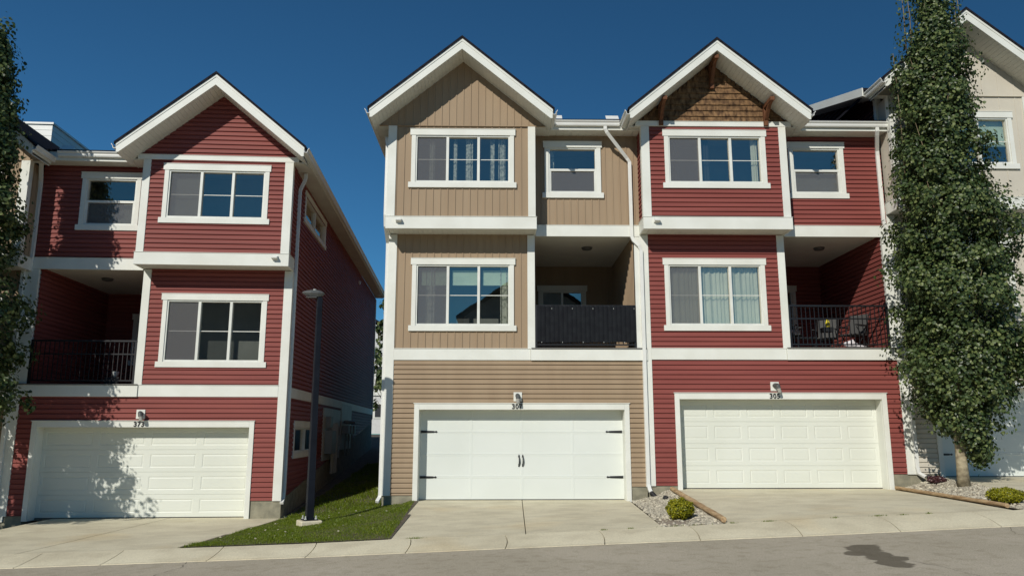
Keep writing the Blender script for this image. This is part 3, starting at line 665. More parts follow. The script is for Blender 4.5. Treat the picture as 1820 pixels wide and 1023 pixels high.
# chimney box on the far-left house
m = MB(T375); m.box(3.8, 6.1, 7.2, 10.5, 8.5, 12.10)
for k in range(8): m.box(3.79, 6.11, 7.19, 10.51, 10.5 + k * .2, 10.512 + k * .2)
m.box(3.75, 6.15, 7.15, 10.55, 12.101, 12.17); m.build('chimney', 'white_metal', h375)
# downspout extension of 307 (black corrugated)
m = MB(T307)
P0 = Vector((6.22, -.16, .235)); P1 = Vector((6.32, -.42, .10))
m.tube([P0 + (P1 - P0) * i / 12 for i in range(13)], .05, 10, rr=[.052 if i % 2 else .043 for i in range(13)]); m.build('downspout_extension', 'plastic_black', h307)
m = MB(T305); m.tube([(6.47, -.22, .60), (6.7, -.34, .50), (6.95, -.40, .46)], .05, 8); m.build('downspout_extension', 'plastic_black', h305)
# utilities on the shaded side wall of 373
m = MB(T373)
m.box(-.05, -.0, 5.2, 8.6, .75, 2.35); m.build('utility_panel', 'pale_box', h373)
m = MB(T373); m.box(-.28, -.051, 5.5, 6.3, .95, 1.65); m.box(-.2, -.051, 5.6, 6.1, 1.75, 2.1); m.build('electric_box', 'grey_box', h373, bevel=.01)
m = MB(T373); m.box(-.05, 0, 8.8, 11.4, 1.0, 2.6); m.build('utility_panel', 'pale_box', h373)
for v in (6.6, 7.1, 7.5):
    m = MB(T373); m.tube([(-.11, v, .3), (-.11, v, 1.9)], .045, 8); m.build('conduit', 'pale_box', h373)
for v in (9.2, 10.0, 10.8):
    m = MB(T373); m.tube([(-.16, v, .8), (-.16, v, 1.7), (-.10, v + .2, 1.8), (-.16, v + .25, 1.3)], .025, 8); m.box(-.28, -.06, v - .12, v + .14, 1.55, 1.85); m.lathe((-.18, v, 1.9), [(.05, 0), (.11, .03), (.11, .1), (.05, .13)], 10); m.build('gas_meter', 'grey_box', h373)

# ------------------------------------------------------------------ terrain
CX = [-40, -8.03, -5.07, -3.07, -1.79, .21, 2.73, 5.37, 7.08, 8.79, 40]; CZ = [-1.45, -.34, -.242, -.177, -.118, -.052, .067, .196, .265, .334, 1.6]
zc = lambda x: float(np.interp(x, CX, CZ))
RX = [-40, -7.55, -2.88, .2, 5.05, 8.26, 40]; RZ = [-1.6, -.432, -.282, -.157, .023, .159, 1.4]
zr = lambda x: float(np.interp(x, RX, RZ))
SX = [-40, -16.7, -16.5, -10.5, -10.3, -4.75, -4.2, -2.7, -2.2, -2.0, 3.25, 4.05, 9.45, 10.3, 16, 40]; SZ = [-1.2, -.8, -.60, -.60, -.37, -.37, -.30, -.09, -.03, .04, .04, .29, .29, .56, .56, 1.5]
zs = lambda x: float(np.interp(x, SX, SZ))
def ground(x, y):
    if y <= 12.35: return zr(x)
    if y <= 13.1: t = (y - 12.35) / .75; return zr(x) + (zc(x) - zr(x)) * (t * .62 + .38 * (1 - (1 - t) ** 2))
    if y <= 18.4: t = (y - 13.1) / 5.3; return zc(x) * (1 - t) + zs(x) * t
    yy = min(y, 45)
    return zs(x) + .068 * (yy - 18.4)
def grid(name, xs, ys, f, mt, kind=None, label=None, thick=0, smooth=True):
    m = MB(); nx, ny = len(xs), len(ys)
    m.add([(x, y, f(x, y)) for y in ys for x in xs], [(j * nx + i, j * nx + i + 1, (j + 1) * nx + i + 1, (j + 1) * nx + i) for j in range(ny - 1) for i in range(nx - 1)])
    o = m.build(name, mt, None, smooth=smooth, recalc=False)
    if kind: tag(o, label, None, None, kind)
    return o
rng_ = lambda a, b, n: [a + (b - a) * i / n for i in range(n + 1)]
gx = [-400, -150, -60] + rng_(-40, 40, 160) + [60, 150, 400]
gy = [-400, -150, -60, -30, -15, 0, 6, 9, 11, 12, 12.3, 12.5, 12.8, 13.1] + rng_(13.5, 18.4, 10) + rng_(19, 45, 26) + [60, 100, 200, 500]
grid('ground', gx, gy, lambda x, y: ground(x, y) - .10, 'soil', 'structure', 'bare earth beneath the yards and lane')
grid('road', [-60] + rng_(-20, 20, 80) + [60], rng_(-6, 12.352, 8), lambda x, y: zr(x) - .0, 'asphalt', 'structure', 'worn grey asphalt lane')
# kerb slabs
xs_j = [-30 + i * 1.6 for i in range(6)]; joints = [-24.0]
cur = -24.0
known = [-7.35, -6.05, -4.45, -2.95, -1.42, .12, 1.66, 3.15, 4.75, 6.3, 7.9, 9.5, 11.1, 12.7]
while cur < -9: joints.append(cur); cur += 1.58
joints = sorted(set([round(j, 3) for j in joints if j < -8.4])) + known + [14.3 + 1.6 * i for i in range(8)]
m = MB()
for j0, j1 in zip(joints[:-1], joints[1:]):
    nx = 4; xs = rng_(j0 + .007, j1 - .007, nx); ys = [12.345, 12.35, 12.42, 12.5, 12.6, 12.7, 12.75, 12.9, 13.092, 13.098]
    bow = lambda y: .035 * math.sin((y - 12.35) / .75 * math.pi)
    pts = []
    for y in ys:
        for i, x in enumerate(xs):
            z = ground(x, max(12.351, min(y, 13.099))) + .003
            if y in (12.345,) or y == 13.098: z -= .08
            if y == 12.35: z += .006
            pts.append((x + bow(max(12.35, min(13.1, y))), y, z))
    nn = nx + 1
    fs = [(b * nn + i, b * nn + i + 1, (b + 1) * nn + i + 1, (b + 1) * nn + i) for b in range(len(ys) - 1) for i in range(nx)]
    k = len(pts)
    for side in (0, nx):
        base = len(pts)
        for b in range(len(ys)): p = pts[b * nn + side]; pts.append((p[0], p[1], p[2] - .08))
        fs += [(b * nn + side, (b + 1) * nn + side, base + b + 1, base + b) for b in range(len(ys) - 1)]
    m.add(pts, fs)
o = m.build('kerb', 'concrete', None); tag(o, 'pale concrete rolled kerb along the lane', kind='structure')
# driveways
def slab(name, c0, c1, s0, s1, parts, ytop, label, zoff=.0, curveL=None):
    m = MB(); g = .008
    for (f0, f1, t0, t1) in parts:
        NX, NY = 8, 12; pts = []; fs = []
        for j in range(NY + 1):
            t = t0 + (t1 - t0) * j / NY; y = 13.112 + (ytop - 13.112) * t
            for i in range(NX + 1):
                f = f0 + (f1 - f0) * i / NX
                L = c0 + (s0 - c0) * t
                if curveL: L = curveL(t)
                Rr = c1 + (s1 - c1) * t
                if isinstance(curveR_ := None, int): pass
                x = L + (Rr - L) * f
                if i == 0: x += g
                if i == NX: x -= g
                yy = y + (g if j == 0 else -g if j == NY else 0)
                tt = min(1, (yy - 13.1) / 5.25); xe = (s0 + (s1 - s0) * f)
                z = zc(x) * (1 - tt) + zsill * tt
                pts.append((x, yy, z + zoff))
        nn = NX + 1
        fs = [(j * nn + i, j * nn + i + 1, (j + 1) * nn + i + 1, (j + 1) * nn + i) for j in range(NY) for i in range(NX)]
        ring = [j * nn for j in range(NY + 1)], [j * nn + NX for j in range(NY + 1)], list(range(nn)), [NY * nn + i for i in range(nn)]
        for r in ring:
            b = len(pts)
            for k in r: p = pts[k]; pts.append((p[0], p[1], p[2] - .09))
            fs += [(r[i], r[i + 1], b + i + 1, b + i) for i in range(len(r) - 1)]
        m.add(pts, fs)
    o = m.build(name, 'concrete', None); tag(o, label, kind='structure')
zsill = .035
slab('driveway', -1.80, 2.73, -1.95, 3.10, [(0, .5, 0, 1), (.5, 1, 0, 1)], 18.75, 'pale concrete driveway in front of the beige house')
zsill = .285
slab('driveway', 3.78, 8.62, 4.10, 9.30, [(0, 1, .5, 1), (0, .92, 0, .5), (.92, 1, 0, .5)], 18.75, 'pale concrete driveway in front of the shingle-gabled red house')
zsill = -.375
def drv_left():
    global zsill
    m = MB()
    # right edge curves out along the lawn: measured on the ground
    def edge(t): return -5.02 + .02 * t + .05 * math.sin(t * math.pi)
    def RE(t):
        return [-5.07 + (t / .12) * .0, 0][0]
    return edge
import types
def slab_left():
    m = MB(); NX, NY = 10, 14
    E = [(0, -5.12), (.15, -5.02), (.5, -4.98), (.8, -4.95), (1, -4.88)]
    for (f0, f1) in ((0, .49), (.49, 1)):
        pts = []
        for j in range(NY + 1):
            t = j / NY; y = 13.118 + (19.35 - 13.118) * t; re = float(np.interp(t, [e[0] for e in E], [e[1] for e in E])) - .0; L = -10.4
            for i in range(NX + 1):
                x = L + (re - L) * (f0 + (f1 - f0) * i / NX) + (.012 if i == 0 else -.012 if i == NX else 0)
                tt = min(1, (y - 13.1) / 5.2); pts.append((x, y, zc(x) * (1 - tt) + zsill * tt))
        nn = NX + 1; fs = [(j * nn + i, j * nn + i + 1, (j + 1) * nn + i + 1, (j + 1) * nn + i) for j in range(NY) for i in range(NX)]
        for r in ([j * nn for j in range(NY + 1)], [j * nn + NX for j in range(NY + 1)], list(range(nn))):
            b = len(pts)
            for k in r: p = pts[k]; pts.append((p[0], p[1], p[2] - .09))
            fs += [(r[i], r[i + 1], b + i + 1, b + i) for i in range(len(r) - 1)]
        m.add(pts, fs)
    o = m.build('driveway', 'concrete', None); tag(o, 'pale concrete driveway in front of the left red house', kind='structure')
slab_left()
zsill = .555
slab('driveway', 10.1, 15.2, 10.42, 15.5, [(0, .5, 0, 1), (.5, 1, 0, 1)], 18.75, 'pale concrete driveway at the right edge')
zsill = -.6
slab('driveway', -16.3, -11.2, -16.3, -11.3, [(0, 1, 0, 1)], 18.75, 'pale concrete driveway at the left edge')

# cracks in the asphalt
def crack(path, label, wd=.011):
    m = MB(); pts = []; rs = random.Random(5)
    P = [Vector((a, b, 0)) for a, b in path]; Q = []
    for p, q in zip(P[:-1], P[1:]):
        for i in range(6): Q.append(p + (q - p) * i / 6 + Vector((rs.uniform(-.02, .02), rs.uniform(-.02, .02), 0)))
    Q.append(P[-1])
    for i, p in enumerate(Q):
        t = (Q[min(i + 1, len(Q) - 1)] - Q[max(i - 1, 0)]).normalized(); n = Vector((-t.y, t.x, 0)) * wd * rs.uniform(.3, 1) * .5
        for k in (n, -n): pts.append((p.x + k.x, p.y + k.y, zr(p.x + k.x) + .004))
    m.add(pts, [(2 * i, 2 * i + 1, 2 * i + 3, 2 * i + 2) for i in range(len(Q) - 1)])
    o = m.build('road_crack', 'crack_tar', None, recalc=False); tag(o, label, kind='structure')
mat('crack_tar', (0.05, 0.045, 0.04), 0.95)
crack([(-4.75, 12.33), (-4.62, 11.8), (-4.75, 11.3), (-4.55, 10.6), (-4.5, 9.8)], 'thin crack across the lane at the left')
crack([(5.15, 9.9), (5.3, 9.4), (5.35, 8.8), (5.6, 8.2)], 'thin crack running from the dark stain', .009)
crack([(8.0, 12.3), (7.6, 11.6), (7.7, 10.9), (7.3, 10.2)], 'thin crack in the lane at the right', .007)
# ------------------------------------------------------------------ lawn
def lawn_z(x, y):
    return ground(x, y) + .012 if y < 18.4 else ground(x, y)
def in_lawn(x, y):
    if y < 13.12: return False
    if y < 19.3:
        re = float(np.interp((y - 13.118) / 6.23, [0, .15, .5, .8, 1], [-5.12, -5.02, -4.98, -4.95, -4.88])) - .01
        rr = -1.80 + (-1.95 + 1.80) * (y - 13.1) / 5.6 + .025
        if y > 18.39: rr = -2.72
        return re < x < rr
    return -4.95 < x < -2.72
m = MB(); xs = rng_(-5.2, -1.75, 40); ys = rng_(13.11, 18.36, 50) + rng_(18.45, 45, 40)
idx = {}
pts = [(x, y, lawn_z(x, y)) for y in ys for x in xs]; nx = len(xs)
fs = [(j * nx + i, j * nx + i + 1, (j + 1) * nx + i + 1, (j + 1) * nx + i) for j in range(len(ys) - 1) for i in range(nx - 1)
      if in_lawn((xs[i] + xs[i + 1]) / 2 - .06, max(13.13, (ys[j] + ys[j + 1]) / 2)) or in_lawn((xs[i] + xs[i + 1]) / 2 + .06, max(13.13, (ys[j] + ys[j + 1]) / 2))]
m.add(pts, fs); o = m.build('lawn', 'soil', None, smooth=True, recalc=False); tag(o, 'earth of the small lawn around the lamp post', kind='structure')
rnd = np.random.RandomState(3)
def blades(n, x0, x1, y0, y1, test, hz, h0, h1, wd, m):
    V = []; F = []
    X = rnd.uniform(x0, x1, n); Y = rnd.uniform(y0, y1, n); A = rnd.uniform(0, 6.283, n); H = rnd.uniform(h0, h1, n); LN = rnd.normal(0, .35, (n, 2))
    for x, y, a, h, ln in zip(X, Y, A, H, LN):
        if not test(x, y): continue
        z = hz(x, y) - .004; k = len(V); c, s = math.cos(a) * wd / 2, math.sin(a) * wd / 2
        hh = h * (0.75 + .5 * math.sin(x * 3.1 + 1.7 * math.sin(y * 2.3)) * .5)
        V += [(x - c, y - s, z), (x + c, y + s, z), (x + ln[0] * hh * .4 + c * .6, y + ln[1] * hh * .4 + s * .6, z + hh * .6), (x + ln[0] * hh, y + ln[1] * hh, z + hh)]
        F += [(k, k + 1, k + 2), (k, k + 2, k + 3)]
    m.add(V, F)
m = MB(); blades(60000, -5.15, -1.78, 13.12, 18.9, in_lawn, lawn_z, .025, .06, .008, m); blades(22000, -4.9, -2.7, 18.4, 30, in_lawn, lawn_z, .04, .10, .014, m)
o = m.build('grass', 'grass_blade', None, recalc=False); tag(o, 'short green grass around the lamp post and into the shaded side yard', kind='stuff')

# ------------------------------------------------------------------ gravel beds
def poly_in(p, x, y):
    c = False; n = len(p)
    for i in range(n):
        x0, y0 = p[i]; x1, y1 = p[(i + 1) % n]
        if (y0 > y) != (y1 > y) and x < (x1 - x0) * (y - y0) / (y1 - y0) + x0: c = not c
    return c
bedA = [(2.74, 13.11), (3.76, 13.11), (4.08, 18.39), (3.12, 18.39)]
bedB = [(8.78, 13.12), (10.08, 13.12), (10.42, 18.39), (9.32, 18.39)]
ico = [(0, -.5257, .8507), (.8507, 0, .5257), (.8507, 0, -.5257), (-.8507, 0, -.5257), (-.8507, 0, .5257), (-.5257, .8507, 0), (.5257, .8507, 0), (.5257, -.8507, 0), (-.5257, -.8507, 0), (0, -.5257, -.8507), (0, .5257, -.8507), (0, .5257, .8507)]
icf = [(1, 2, 6), (1, 7, 2), (3, 4, 5), (4, 3, 8), (6, 5, 11), (5, 6, 10), (9, 10, 2), (10, 9, 3), (7, 8, 9), (8, 7, 0), (11, 0, 1), (0, 11, 4), (6, 2, 10), (1, 6, 11), (3, 5, 10), (5, 4, 11), (2, 7, 9), (7, 1, 0), (3, 9, 8), (4, 8, 0)]
for bed, lab, cnt in ((bedA, 'between the beige and red driveways', 5200), (bedB, 'around the columnar tree', 5200)):
    m = MB()
    ny = 30; pts = []
    for j in range(ny + 1):
        t = j / ny; xl = bed[0][0] + (bed[3][0] - bed[0][0]) * t; xr = bed[1][0] + (bed[2][0] - bed[1][0]) * t; y = 13.11 + (18.38 - 13.11) * t
        for i in range(9):
            x = xl + (xr - xl) * i / 8; pts.append((x, y, ground(x, y) - .012 + .035 * math.sin(i / 8 * math.pi) * (1 - abs(2 * t - 1) ** 4) + .01 * math.sin(x * 9 + y * 5)))
    m.add(pts, [(j * 9 + i, j * 9 + i + 1, (j + 1) * 9 + i + 1, (j + 1) * 9 + i) for j in range(ny) for i in range(8)])
    o = m.build('gravel_bed', 'gravel_bed', None, smooth=True, recalc=False); tag(o, 'earth bed ' + lab, kind='structure')
    m = MB(); xs = [p[0] for p in bed]; k = 0
    while k < cnt:
        x = random.uniform(min(xs), max(xs)); y = random.uniform(13.13, 18.37)
        if not poly_in(bed, x, y): continue
        k += 1
        if bed is bedA and ((x - 3.0) / .35) ** 2 + ((y - 13.75) / .55) ** 2 < 1 and random.random() < .75: continue
        t = (y - 13.11) / 5.27; xl = bed[0][0] + (bed[3][0] - bed[0][0]) * t; xr = bed[1][0] + (bed[2][0] - bed[1][0]) * t; fi = (x - xl) / (xr - xl)
        z = ground(x, y) - .004 + .035 * math.sin(fi * math.pi) * (1 - abs(2 * t - 1) ** 4) + .01 * math.sin(x * 9 + y * 5); r = random.uniform(.012, .03) * (1.5 if random.random() < .06 else 1)
        a = random.random() * 6.28; ca, sa = math.cos(a), math.sin(a); sx, sy, sz = r * random.uniform(.8, 1.3), r * random.uniform(.6, 1), r * random.uniform(.5, .8)
        m.add([(x + (p[0] * sx) * ca - (p[1] * sy) * sa, y + (p[0] * sx) * sa + (p[1] * sy) * ca, z + p[2] * sz) for p in ico], icf)
    o = m.build('gravel', 'pebble', None, recalc=False); tag(o, 'tan and grey pebbles ' + lab, kind='stuff')

# log edgings
def log(p0, p1, r, label):
    m = MB(); a = Vector((p0[0], p0[1], ground(p0[0], p0[1]) + r)); b = Vector((p1[0], p1[1], ground(p1[0], p1[1]) + r)); n = 24
    pts = [a + (b - a) * i / n + Vector((.004 * math.sin(i * .7), 0, .002 * math.sin(i * 1.7))) for i in range(n + 1)]
    m.tube(pts, r, 12, rr=[r * (1 + .03 * math.sin(i * 1.3)) for i in range(n + 1)]); o = m.build('log_edging', 'log_wood', None, smooth=False, bevel=.008); tag(o, label, 'log', 'round timber edging of the gravel beds')
log((4.02, 18.15), (3.78, 13.22), .052, 'peeled round log between the small gravel bed and the red house driveway')
log((9.27, 18.2), (8.72, 13.4), .042, 'long peeled round log edging the bed of the columnar tree')

# ------------------------------------------------------------------ foliage
def leaf_pts(c, nrm, size, a):
    n = nrm.normalized(); u = n.orthogonal().normalized(); v = n.cross(u); ca, sa = math.cos(a), math.sin(a); U = u * ca + v * sa; V = n.cross(U)
    w = size * .46; L = size
    P = [c - U * L * .5, c - U * L * .2 + V * w, c + U * L * .22 + V * w * .85, c + U * L * .55, c + U * L * .22 - V * w * .85, c - U * L * .2 - V * w]
    d = n * size * .10
    P[1] += d; P[2] += d; P[4] += d; P[5] += d
    return [tuple(p) for p in P]
def crown(m, prof, n_cl, per, leaf, rs, cr=(.13, .38), fy=1.0, core=.25, droop=.3):
    """prof: [(z, cx, cy, r)]; clumps hug the outer shell"""
    zs_a = [p[0] for p in prof]; k = 0
    V = []; F = []
    wts = np.array([p[3] for p in prof])
    while k < n_cl:
        z = rs.uniform(zs_a[0], zs_a[-1]); cx = np.interp(z, zs_a, [p[1] for p in prof]); cy = np.interp(z, zs_a, [p[2] for p in prof]); r = np.interp(z, zs_a, wts)
        if rs.uniform() > (r / wts.max()) ** 1.0: continue
        a = rs.uniform(0, 6.283)
        if math.sin(z * 4.1 + 2.2 * math.sin(a * 2 + z)) * math.sin(a * 3 + z * 1.9) > .62: continue
        k += 1; q = r * (core + (1 - core) * rs.uniform() ** .45) * (1 + .13 * math.sin(z * 2.9 + a * 2) + .13 * math.sin(z * 6.3 + a * 3 + 1) + .06 * math.sin(z * 15 + a * 7)); q = max(.05, q - cr[0] * .5) * rs.uniform(.9, 1.09)
        C = Vector((cx + q * math.cos(a), cy + q * math.sin(a) * fy, z)); rr = rs.uniform(*cr)
        out = Vector((math.cos(a), math.sin(a), .45))
        for i in range(per):
            d = Vector(rs.normal(0, 1, 3)).normalized(); rad = rr * rs.uniform(.35, 1.0); p = C + Vector((d.x * rad, d.y * rad, d.z * rad * 1.15))
            nn = (out * .55 + d * .6 + Vector(rs.normal(0, .38, 3)) + Vector((0, -.1, droop * .3)))
            kk = len(V); V += leaf_pts(p, nn, leaf * rs.uniform(.65, 1.2), rs.uniform(0, 6.28)); F += [(kk, kk + 1, kk + 2, kk + 3), (kk, kk + 3, kk + 4, kk + 5)]
    m.add(V, F)
def tree(name, label, base, prof, ncl, per, leaf, seed, trunk_r, spikes=(), lean=(0, 0), cat='tree', group=None, sparse_top=None):
    rs = np.random.RandomState(seed)
    root = empty(name, base); tag(root, label, cat, group)
    rel = [(p[0] - base[2], p[1] - base[0], p[2] - base[1], p[3]) for p in prof]
    m = MB(); top = rel[-1][0]; n = 26; path = []; rr = []
    for i in range(n + 1):
        t = i / n; z = top * .97 * t; cx = np.interp(z, [p[0] for p in rel], [p[1] for p in rel]) * min(1, t * 3); path.append((cx * t + .03 * math.sin(i * 1.3) * t, np.interp(z, [p[0] for p in rel], [p[2] for p in rel]) * t, z)); rr.append(trunk_r * (1 - t) ** .9 * (1.25 if i == 0 else 1.05 if i == 1 else 1) + .012)
    m.tube(path, 1, 14, rr=rr); m.build('trunk', 'bark', root, smooth=True)
    for i in range(30):
        m = MB(); z = rs.uniform(rel[0][0] * .75, top * .9); r = np.interp(z, [p[0] for p in rel], [p[3] for p in rel]); a = rs.uniform(0, 6.28); t = z / (top * .97); k = min(n, int(t * n)); s = Vector(path[k]); L = r * .95
        q = [s, s + Vector((math.cos(a) * L * .45, math.sin(a) * L * .45, L * .7)), s + Vector((math.cos(a) * L * .75, math.sin(a) * L * .75, L * 1.5))]
        m.tube(q, .02, 6, rr=[max(.010, rr[k] * .3), .011, .004]); m.build('branch', 'twig', root, smooth=True)
    for (x, y, z0, z1) in spikes:
        m = MB(); m.tube([(x - base[0], y - base[1], z0 - base[2]), (x - base[0] + .03, y - base[1], (z0 + z1) / 2 - base[2]), (x - base[0], y - base[1], z1 - base[2])], .012, 5, rr=[.016, .011, .005])
        m.build('branch', 'twig', root, smooth=True)
    m = MB(); crown(m, rel, ncl, per, leaf, rs)
    V = []; F = []
    for (x, y, z0, z1) in spikes:
        for i in range(int((z1 - z0) * 55)):
            z = rs.uniform(z0, z1); f = (z - z0) / (z1 - z0); r = .22 * (1 - f) + .05; d = Vector(rs.normal(0, 1, 3)).normalized(); p = Vector((x - base[0] + d.x * r, y - base[1] + d.y * r, z - base[2])); kk = len(V)
            V += leaf_pts(p, d + Vector((0, 0, .3)), leaf * rs.uniform(.6, 1.1), rs.uniform(0, 6.28)); F += [(kk, kk + 1, kk + 2, kk + 3), (kk, kk + 3, kk + 4, kk + 5)]
    m.add(V, F)
    m.build('crown', 'leaf_green', root, recalc=False)
    return root
TY = 16.8; bx = 10.03
RT = [(.95, 10.48, .10), (1.3, 10.35, .38), (1.6, 10.22, .62), (1.95, 10.13, .95), (2.45, 10.27, 1.22), (3.05, 10.33, 1.36), (3.67, 10.42, 1.46), (4.3, 10.41, 1.44), (4.95, 10.38, 1.38), (5.6, 10.36, 1.33), (6.27, 10.41, 1.38), (6.93, 10.32, 1.12), (7.6, 10.28, 1.0), (8.3, 10.30, .96), (9.0, 10.31, .93), (9.7, 10.34, .90), (10.1, 10.42, .82), (10.6, 10.46, .72), (11.2, 10.48, .52), (11.9, 10.5, .34), (12.6, 10.5, .2)]
tree('aspen_tree', 'tall dense columnar tree with pale trunk in the gravel bed at the right', (bx, TY, ground(bx, TY)), [(z, x, TY, r * .93) for z, x, r in RT], 1350, 56, .074, 5, .098,
     spikes=[(9.75, 16.8, 10.6, 12.6), (9.95, 16.9, 10.7, 12.4), (10.45, 16.8, 10.8, 12.0), (10.95, 16.7, 10.7, 12.6), (11.1, 16.8, 10.8, 12.9), (9.42, 16.8, 7.5, 10.5), (10.7, 16.9, 10.4, 12.3)])
LT = [(1.4, -10.5, 1.3), (1.8, -10.4, 1.9), (2.4, -10.15, 2.2), (2.96, -10.2, 2.2), (4.3, -10.45, 1.9), (5.37, -10.4, 1.6), (6.4, -10.50, 1.0), (7.3, -10.6, .66), (8.58, -10.71, .60), (9.25, -10.8, .56), (10.06, -11.0, .45), (10.6, -11.1, .2)]
tree('aspen_tree', 'dark columnar tree cut off by the left edge of the photo', (-11.6, 16.2, ground(-11.6, 16.2)), [(z, xe - q, 16.2, q * .93) for z, xe, q in LT], 1200, 50, .085, 9, .12)
# shrubs
def shrub(name, label, c, r, h, mt, n, leaf, seed, group=None, cat='shrub'):
    rs = np.random.RandomState(seed); z0 = ground(c[0], c[1]); root = empty(name, (c[0], c[1], z0)); tag(root, label, cat, group)
    V = []; F = []
    for i in range(n):
        d = Vector(rs.normal(0, 1, 3)).normalized(); q = rs.uniform(.55, 1.0) ** .5 * (1 + .08 * math.sin(d.x * 9) + .07 * math.sin(d.y * 11 + d.z * 7)); p = Vector((d.x * r * q, d.y * r * q, .01 + h * .5 + d.z * h * .5 * q)); k = len(V)
        V += leaf_pts(p, d + Vector(rs.normal(0, .6, 3)), leaf * rs.uniform(.6, 1.3), rs.uniform(0, 6.28)); F += [(k, k + 1, k + 2, k + 3), (k, k + 3, k + 4, k + 5)]
    m = MB(); m.add(V, F); m.build('foliage', mt, root, recalc=False)
    m = MB()
    for i in range(14):
        a = rs.uniform(0, 6.28); m.tube([(0, 0, -.02), (math.cos(a) * r * .4, math.sin(a) * r * .4, h * .4), (math.cos(a) * r * .75, math.sin(a) * r * .75, h * .7)], .006, 5)
    m.build('stem', 'twig', root)
    return root
GS = 'low yellow-green shrubs in the gravel beds'
shrub('shrub', 'round yellow-green shrub in the small gravel bed beside the log', (3.21, 13.95), .245, .37, 'bush_leaf', 5200, .024, 1, GS)
shrub('shrub', 'low spreading yellow-green shrub at the right edge of the tree bed', (9.12, 14.05), .31, .28, 'bush_leaf', 5200, .024, 2, GS)
shrub('ground_plant', 'small dark reddish plant near the house wall beside the columnar tree', (9.98, 17.75), .20, .17, 'plant_dark', 700, .04, 3, None, 'plant')
# dark stone below the downspout extension
m = MB(); z = ground(3.68, 17.25)
rs = np.random.RandomState(4)
m.add([(3.66 + p[0] * .07 * rs.uniform(.8, 1.2), 17.2 + p[1] * .1 * rs.uniform(.8, 1.2), z + .04 + p[2] * .06) for p in ico], icf); o = m.build('splash_stone', 'plastic_black', None, bevel=.01); tag(o, 'dark lump of stone on gravel below the black downspout end', 'stone')
# fallen leaves
for i in range(22):
    while True:
        x = random.uniform(-4.9, -1.9); y = random.uniform(13.4, 18)
        if in_lawn(x, y): break
    m = MB(); m.add(leaf_pts(Vector((0, 0, 0)), Vector((random.uniform(-.4, .4), random.uniform(-.6, .1), 1)), .045, random.random() * 6), [(0, 1, 2, 3), (0, 3, 4, 5)])
    o = m.build('fallen_leaf', 'leaf_fallen', None, recalc=False); o.location = (x, y, lawn_z(x, y) + .045); tag(o, 'pale dry leaf lying on the lawn by the lamp post', 'leaf', 'fallen leaves scattered on the lawn')
# weeds in the joint
m = MB()
for (x, y, n, r) in ((-1.35, 13.10, 60, .12), (1.75, 13.11, 24, .05), (2.2, 13.11, 24, .05), (4.5, 13.11, 50, .14), (5.6, 13.11, 20, .05), (6.35, 13.11, 45, .09), (6.75, 13.11, 25, .1), (7.2, 13.12, 25, .05), (-5.1, 13.13, 40, .08), (-2.4, 13.12, 40, .4), (3.0, 13.12, 40, .35), (3.9, 13.12, 25, .06)):
    for i in range(n):
        xx = x + random.gauss(0, r * .6); yy = y + random.gauss(0, .018); h = random.uniform(.01, .035); z = ground(xx, yy); a = random.random() * 3.14; c = .006
        m.add([(xx - c * math.cos(a), yy - c * math.sin(a), z), (xx + c * math.cos(a), yy + c * math.sin(a), z), (xx + random.gauss(0, .02), yy + random.gauss(0, .02), z + h)], [(0, 1, 2)])
o = m.build('weeds', 'grass_blade', None, recalc=False); tag(o, 'small weeds in the joint behind the kerb', kind='stuff')

# ------------------------------------------------------------------ lamp post
lx, ly = -3.77, 16.0; lz = ground(lx, ly)
root = empty('street_lamp', (lx, ly, lz), R(0)); tag(root, 'dark square lamp post with flat grey head on a concrete block in the lawn', 'street lamp')
m = MB(); m.box(-.21, .21, -.21, .21, -.2, .10); ob = m.build('base_block', 'concrete', root, bevel=.02); ob.rotation_euler = (0, 0, R(28))
m = MB(); m.box(-.14, .14, -.14, .14, .101, .12); m.box(-.085, .085, -.085, .085, .121, .15); ob = m.build('base_plate', 'lamp_paint', root, bevel=.004); ob.rotation_euler = (0, 0, R(28))
for sx in (-1, 1):
    for sy in (-1, 1):
        m = MB(); m.tube([(sx * .105, sy * .105, .121), (sx * .105, sy * .105, .19)], .014, 8); m.tube([(sx * .105, sy * .105, .122), (sx * .105, sy * .105, .145)], .026, 6); ob = m.build('anchor_bolt', 'pale_box', root); ob.rotation_euler = (0, 0, R(28))
m = MB(); n = 10
for k in range(n):
    z0 = .15 + 4.5 * k / n; 
w0, w1 = .072, .052; zt = 4.62
m.add([(-w0, -w0, .13), (w0, -w0, .13), (w0, w0, .13), (-w0, w0, .13), (-w1, -w1, zt), (w1, -w1, zt), (w1, w1, zt), (-w1, w1, zt)], [(0, 3, 2, 1), (4, 5, 6, 7), (0, 1, 5, 4), (1, 2, 6, 5), (2, 3, 7, 6), (3, 0, 4, 7)])
ob = m.build('pole', 'lamp_paint', root, bevel=.008); ob.rotation_euler = (0, 0, R(28))
m = MB(); m.box(-.06, .06, -.076, -.070, .9, 1.1); ob = m.build('hand_hole_cover', 'lamp_paint', root); ob.rotation_euler = (0, 0, R(28))
